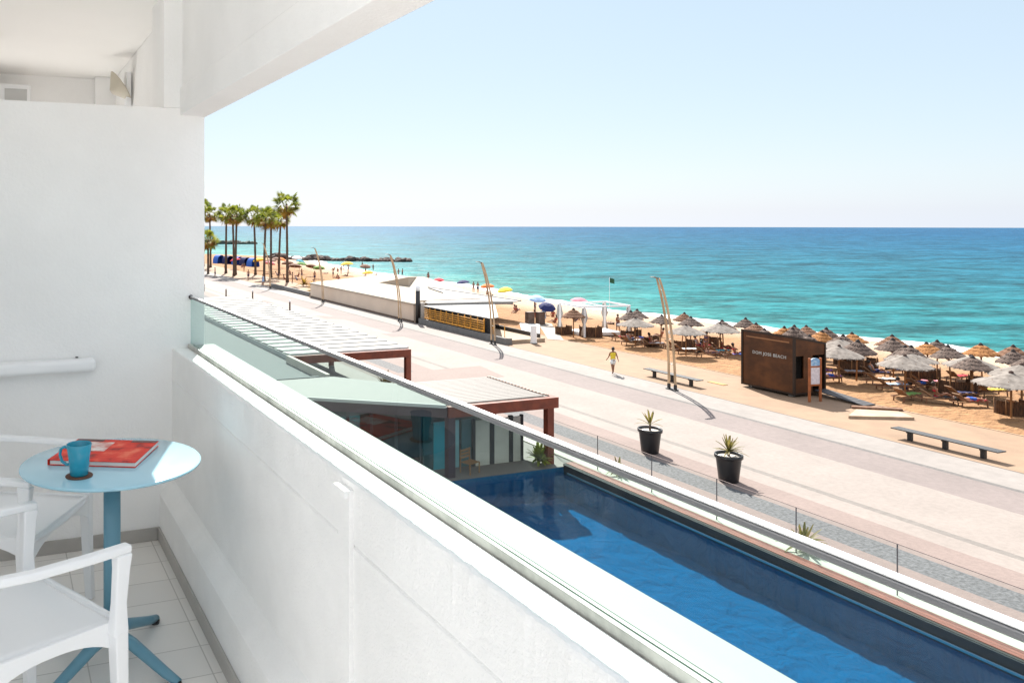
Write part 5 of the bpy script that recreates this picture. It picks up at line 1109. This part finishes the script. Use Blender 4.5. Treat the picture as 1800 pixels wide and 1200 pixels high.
more = [((47.5, 118), 'sit', 'seated with dark bag by the yellow shrubs'), ((46.5, 131), 'sit_shirt', 'seated low right of the tallest palm'), ((48.5, 134), 'stand_shorts', 'standing by a brown parasol right of the tallest palm'), ((50.5, 146), 'sit', 'seated under a brown parasol behind the palms'),
 ((52.0, 129), 'lie', 'lying on open sand above the beige building corner'), ((55, 133), 'sit', 'seated on open sand above the farthest lamp'), ((60, 135), 'lie_shorts', 'lying on open sand above the cream roof'), ((63, 140), 'sit_shirt', 'seated above the cream roof among scattered bathers'),
 ((66, 146), 'stand_bikini', 'standing above the cream roof among scattered bathers'), ((61, 155), 'lie', 'lying beyond the large yellow parasol'), ((55, 160), 'stand_shorts', 'standing between far parasols behind the palms'), ((48, 170), 'sit', 'seated in front of the blue tents'),
 ((45, 158), 'stand_bikini', 'standing in front of the blue tents'), ((70, 172), 'sit', 'seated close below the rock breakwater'), ((74, 176), 'stand_shorts', 'standing close below the rock breakwater'), ((55.6, 70.5), 'sit_shirt', 'seated right of the group by the pale blue parasol'),
 ((53, 73.5), 'sit', 'seated between the bar roof and the navy parasol'), ((58.3, 68.5), 'lie', 'lying near the water left of the cabana')]
for i, ((x_, y_), k_, lb) in enumerate(more): place(PRO[k_], (x_, y_, drop(x_, y_)), rl.uniform(0, 6.28), 'person '+lb, 'people on the beach')
for p in PRO.values():
    for c in list(p.children): bpy.data.objects.remove(c)
    bpy.data.objects.remove(p)
# flag
fl = empty('beach_flag', (71.0, 83.3, drop(71, 83.3)), 0, 'small green flag on a thin white pole at the waterline', 'flag')
g = MB(); g.tube([(0, 0, -.3), (0, 0, 4.3)], .022, 6); g.build('pole', whitepl, fl)
g = MB(); vs = []
for i in range(7):
    for j in range(4): vs.append((.05+i*.13, .06*sin(i*1.3), 4.25-j*.2-.03*i))
g.add(vs, [(i*4+j, i*4+j+1, i*4+j+5, i*4+j+4) for i in range(6) for j in range(3)], 0, None, True); o = g.build('cloth', mat('flag_green', (.01, .07, .03), .8), fl); o.modifiers.new('s', 'SOLIDIFY').thickness = .01
# blue beach tents far left
def tent(i):
    t = bpy.data.objects.new('beach_tent', None); COL.objects.link(t)
    g = MB(); n = 10; vs = []
    for j, y_ in enumerate((-1, 1)):
        for q in range(n+1): a = pi*q/n; vs.append((1.1*cos(a), y_, 1.9*sin(a)**.7))
    g.add(vs, [(q, q+1, q+n+2, q+n+1) for q in range(n)]+[tuple(range(n+1, 2*n+2))[::-1]]); o = g.build('canvas', CL['blue'], t); o.modifiers.new('s', 'SOLIDIFY').thickness = .03
    g = MB(); g.box((-1.0, -1, .0), (1.0, 1, .06)); g.build('ground_sheet', CL['navy'], t); return t
t0 = tent(0)
for i, (x_, y_, lb) in enumerate(((48.0, 190, 'leftmost blue beach tent behind the palm trunks'), (49.4, 186.8, 'second blue beach tent from the left behind the palms'), (50.8, 183.6, 'middle blue beach tent of the far row'), (51.6, 180.2, 'second blue beach tent from the right in the far row'), (52.4, 176.8, 'rightmost blue beach tent in the far row'))):
    o = t0 if i == 0 else copy_tree(t0, swap={'canvas': CL['navy'] if i % 2 else CL['blue']}); o.location = (x_, y_, drop(x_, y_)); o.rotation_euler.z = R(20); tag(o, lb, 'tent', 'blue beach tents behind the palms')
# low dark wall and yellow shrubs left of the building
g = MB(); g.box((38.0, 102.2, 0), (38.35, 119, .55)); tag(g.build('low_wall', greyconc, bevel=.02), 'low dark wall running left from the beige building', 'wall')
for i, (x_, y_) in enumerate(((40.2, 106), (41.6, 110.2), (43, 118))):
    leafplant('yellow_shrub', (x_, y_, 0), 46, 1.3, 1.1, ['yellow green shrub right beside the beige building', 'yellow green shrub behind the low dark wall', 'yellow green shrub farther back toward the palms'][i], 'shrub', 'yellow shrubs by the low wall', seed=30+i, m=frondY, wd=.07, stem=.3)

# ================================================================== PALMS
def palm(h, seed, cr=2.1):
    rq = random.Random(seed); t = bpy.data.objects.new('fan_palm', None); COL.objects.link(t)
    g = MB(); pts = []; rad = []; bx, by = rq.uniform(-.3, .3), rq.uniform(-.3, .3)
    for i in range(13): s_ = i/12; pts.append((bx*s_*s_, by*s_*s_, -.3+(h+.3)*s_)); rad.append(.23-.07*s_+(.12 if i == 0 else 0)+.015*(i % 2))
    g.tube(pts, rad, 10); g.build('trunk', trunkM, t)
    top = Vector(pts[-1])
    def fans(n, elr, m, nm, lr, droop, pet):
        g = MB()
        for i in range(n):
            a = rq.uniform(0, 2*pi); el = math.asin(rq.uniform(sin(R(elr[0])), sin(R(elr[1])))); d = Vector((cos(a)*cos(el), sin(a)*cos(el), sin(el))); L = cr*rq.uniform(*pet)
            base = top+Vector((0, 0, rq.uniform(-.3, .2))); hub = base+d*L-Vector((0, 0, L*.08))
            sdv = Vector((-sin(a), cos(a), 0)); g.add([base-sdv*.03, base+sdv*.03, hub], [(0, 1, 2)])
            up_ = sdv.cross(d).normalized(); nl = 13; fr_ = cr*rq.uniform(*lr)
            tw = rq.uniform(-1.3, 1.3); sdr = (sdv*cos(tw)+up_*sin(tw))
            for k in range(nl):
                b = R(-88+176*k/(nl-1)); dirv = (d*cos(b)+sdr*sin(b)).normalized(); l_ = fr_*(.75+.25*cos(b))
                tip = hub+dirv*l_+Vector((0, 0, -droop*l_)); mid = hub+dirv*l_*.55+up_*.03; pr_ = dirv.cross(up_).normalized()*.075*cr/2
                g.add([hub, mid-pr_, tip, mid+pr_], [(0, 1, 2, 3)])
        g.build(nm, m, t)
    fans(44, (-35, 88), frondM, 'crown', (.40, .54), .14, (.45, .80))
    fans(18, (-70, -15), frondY, 'dead_fronds', (.38, .52), .40, (.36, .58))
    return t
PP = [((43.5, 127.1), 12.7, 51, 'tallest fan palm, standing apart at the right end of the palm group'), ((48.0, 145.0), 10.2, 52, 'slim fan palm immediately left of the tallest palm'), ((44.4, 138.6), 10.4, 53, 'fan palm second left of the tallest palm'),
 ((40.7, 130.8), 10.4, 54, 'fan palm with a low thick trunk in the middle of the group'), ((44.0, 146.8), 10.9, 55, 'fan palm at the left side of the middle cluster, its crown overlapping'), ((40.5, 147.9), 11.3, 56, 'fan palm on the right of the close trio'),
 ((39.4, 145.0), 11.2, 57, 'fan palm in the centre of the close trio'), ((40.0, 153.0), 11.3, 58, 'fan palm on the left of the close trio'), ((41.9, 173.2), 11.5, 59, 'fan palm second from the white partition edge'), ((41.6, 178.5), 13.1, 60, 'fan palm cut by the white partition edge, taller one'),
 ((36.3, 152), 6.4, 61, 'short yellowish fan palm low beside the white partition edge')]
for (x_, y_), h_, sd4, lb in PP:
    o = palm(h_, sd4, 2.35 if h_ > 12 and x_ > 43 else 2.1); o.location = (x_, y_, drop(x_, y_)); tag(o, lb, 'palm tree', 'fan palms on the promenade')

# ================================================================== ROCKS AND HEADLAND
import bmesh
def rockblob(g, c, s_, rq):
    bm = bmesh.new(); bmesh.ops.create_icosphere(bm, subdivisions=2, radius=1); off = Vector((rq.random()*50, rq.random()*50, 0))
    vs = [tuple(Vector((v.co.x*s_*1.3, v.co.y*s_*1.1, v.co.z*s_*.75))*(1+.45*NZ.noise(v.co*1.3+off))+Vector(c)) for v in bm.verts]
    fs = [[v.index for v in f.verts] for f in bm.faces]; bm.free(); g.add(vs, fs)
g = MB(); rq = random.Random(3)
for i in range(190):
    t = i/190; x_ = 74+t*34; y_ = 232-t*25+rq.uniform(-3, 3); 
    rockblob(g, (x_, y_, SEA+.15+rq.uniform(-.3, 1.3)*(1-.6*t)*(.6+.5*sin(t*23))), rq.uniform(.4, 1.2)*(1-.35*t), rq)
jet = g.build('rock_breakwater', rock); tag(jet, 'breakwater of dark boulders running out into the sea', 'breakwater')
g = MB()
for i in range(60):
    t = i/60; rockblob(g, (84+t*34, 402-t*12+rq.uniform(-4, 4), SEA+rq.uniform(.2, 1.5)*(1-t*.7)), rq.uniform(1.4, 2.6)*(1-.5*t), rq)
struct(g.build('headland', mat('headland_rock', (.05, .06, .055), .95, col2=(.10, .11, .09), vscale=.2)))
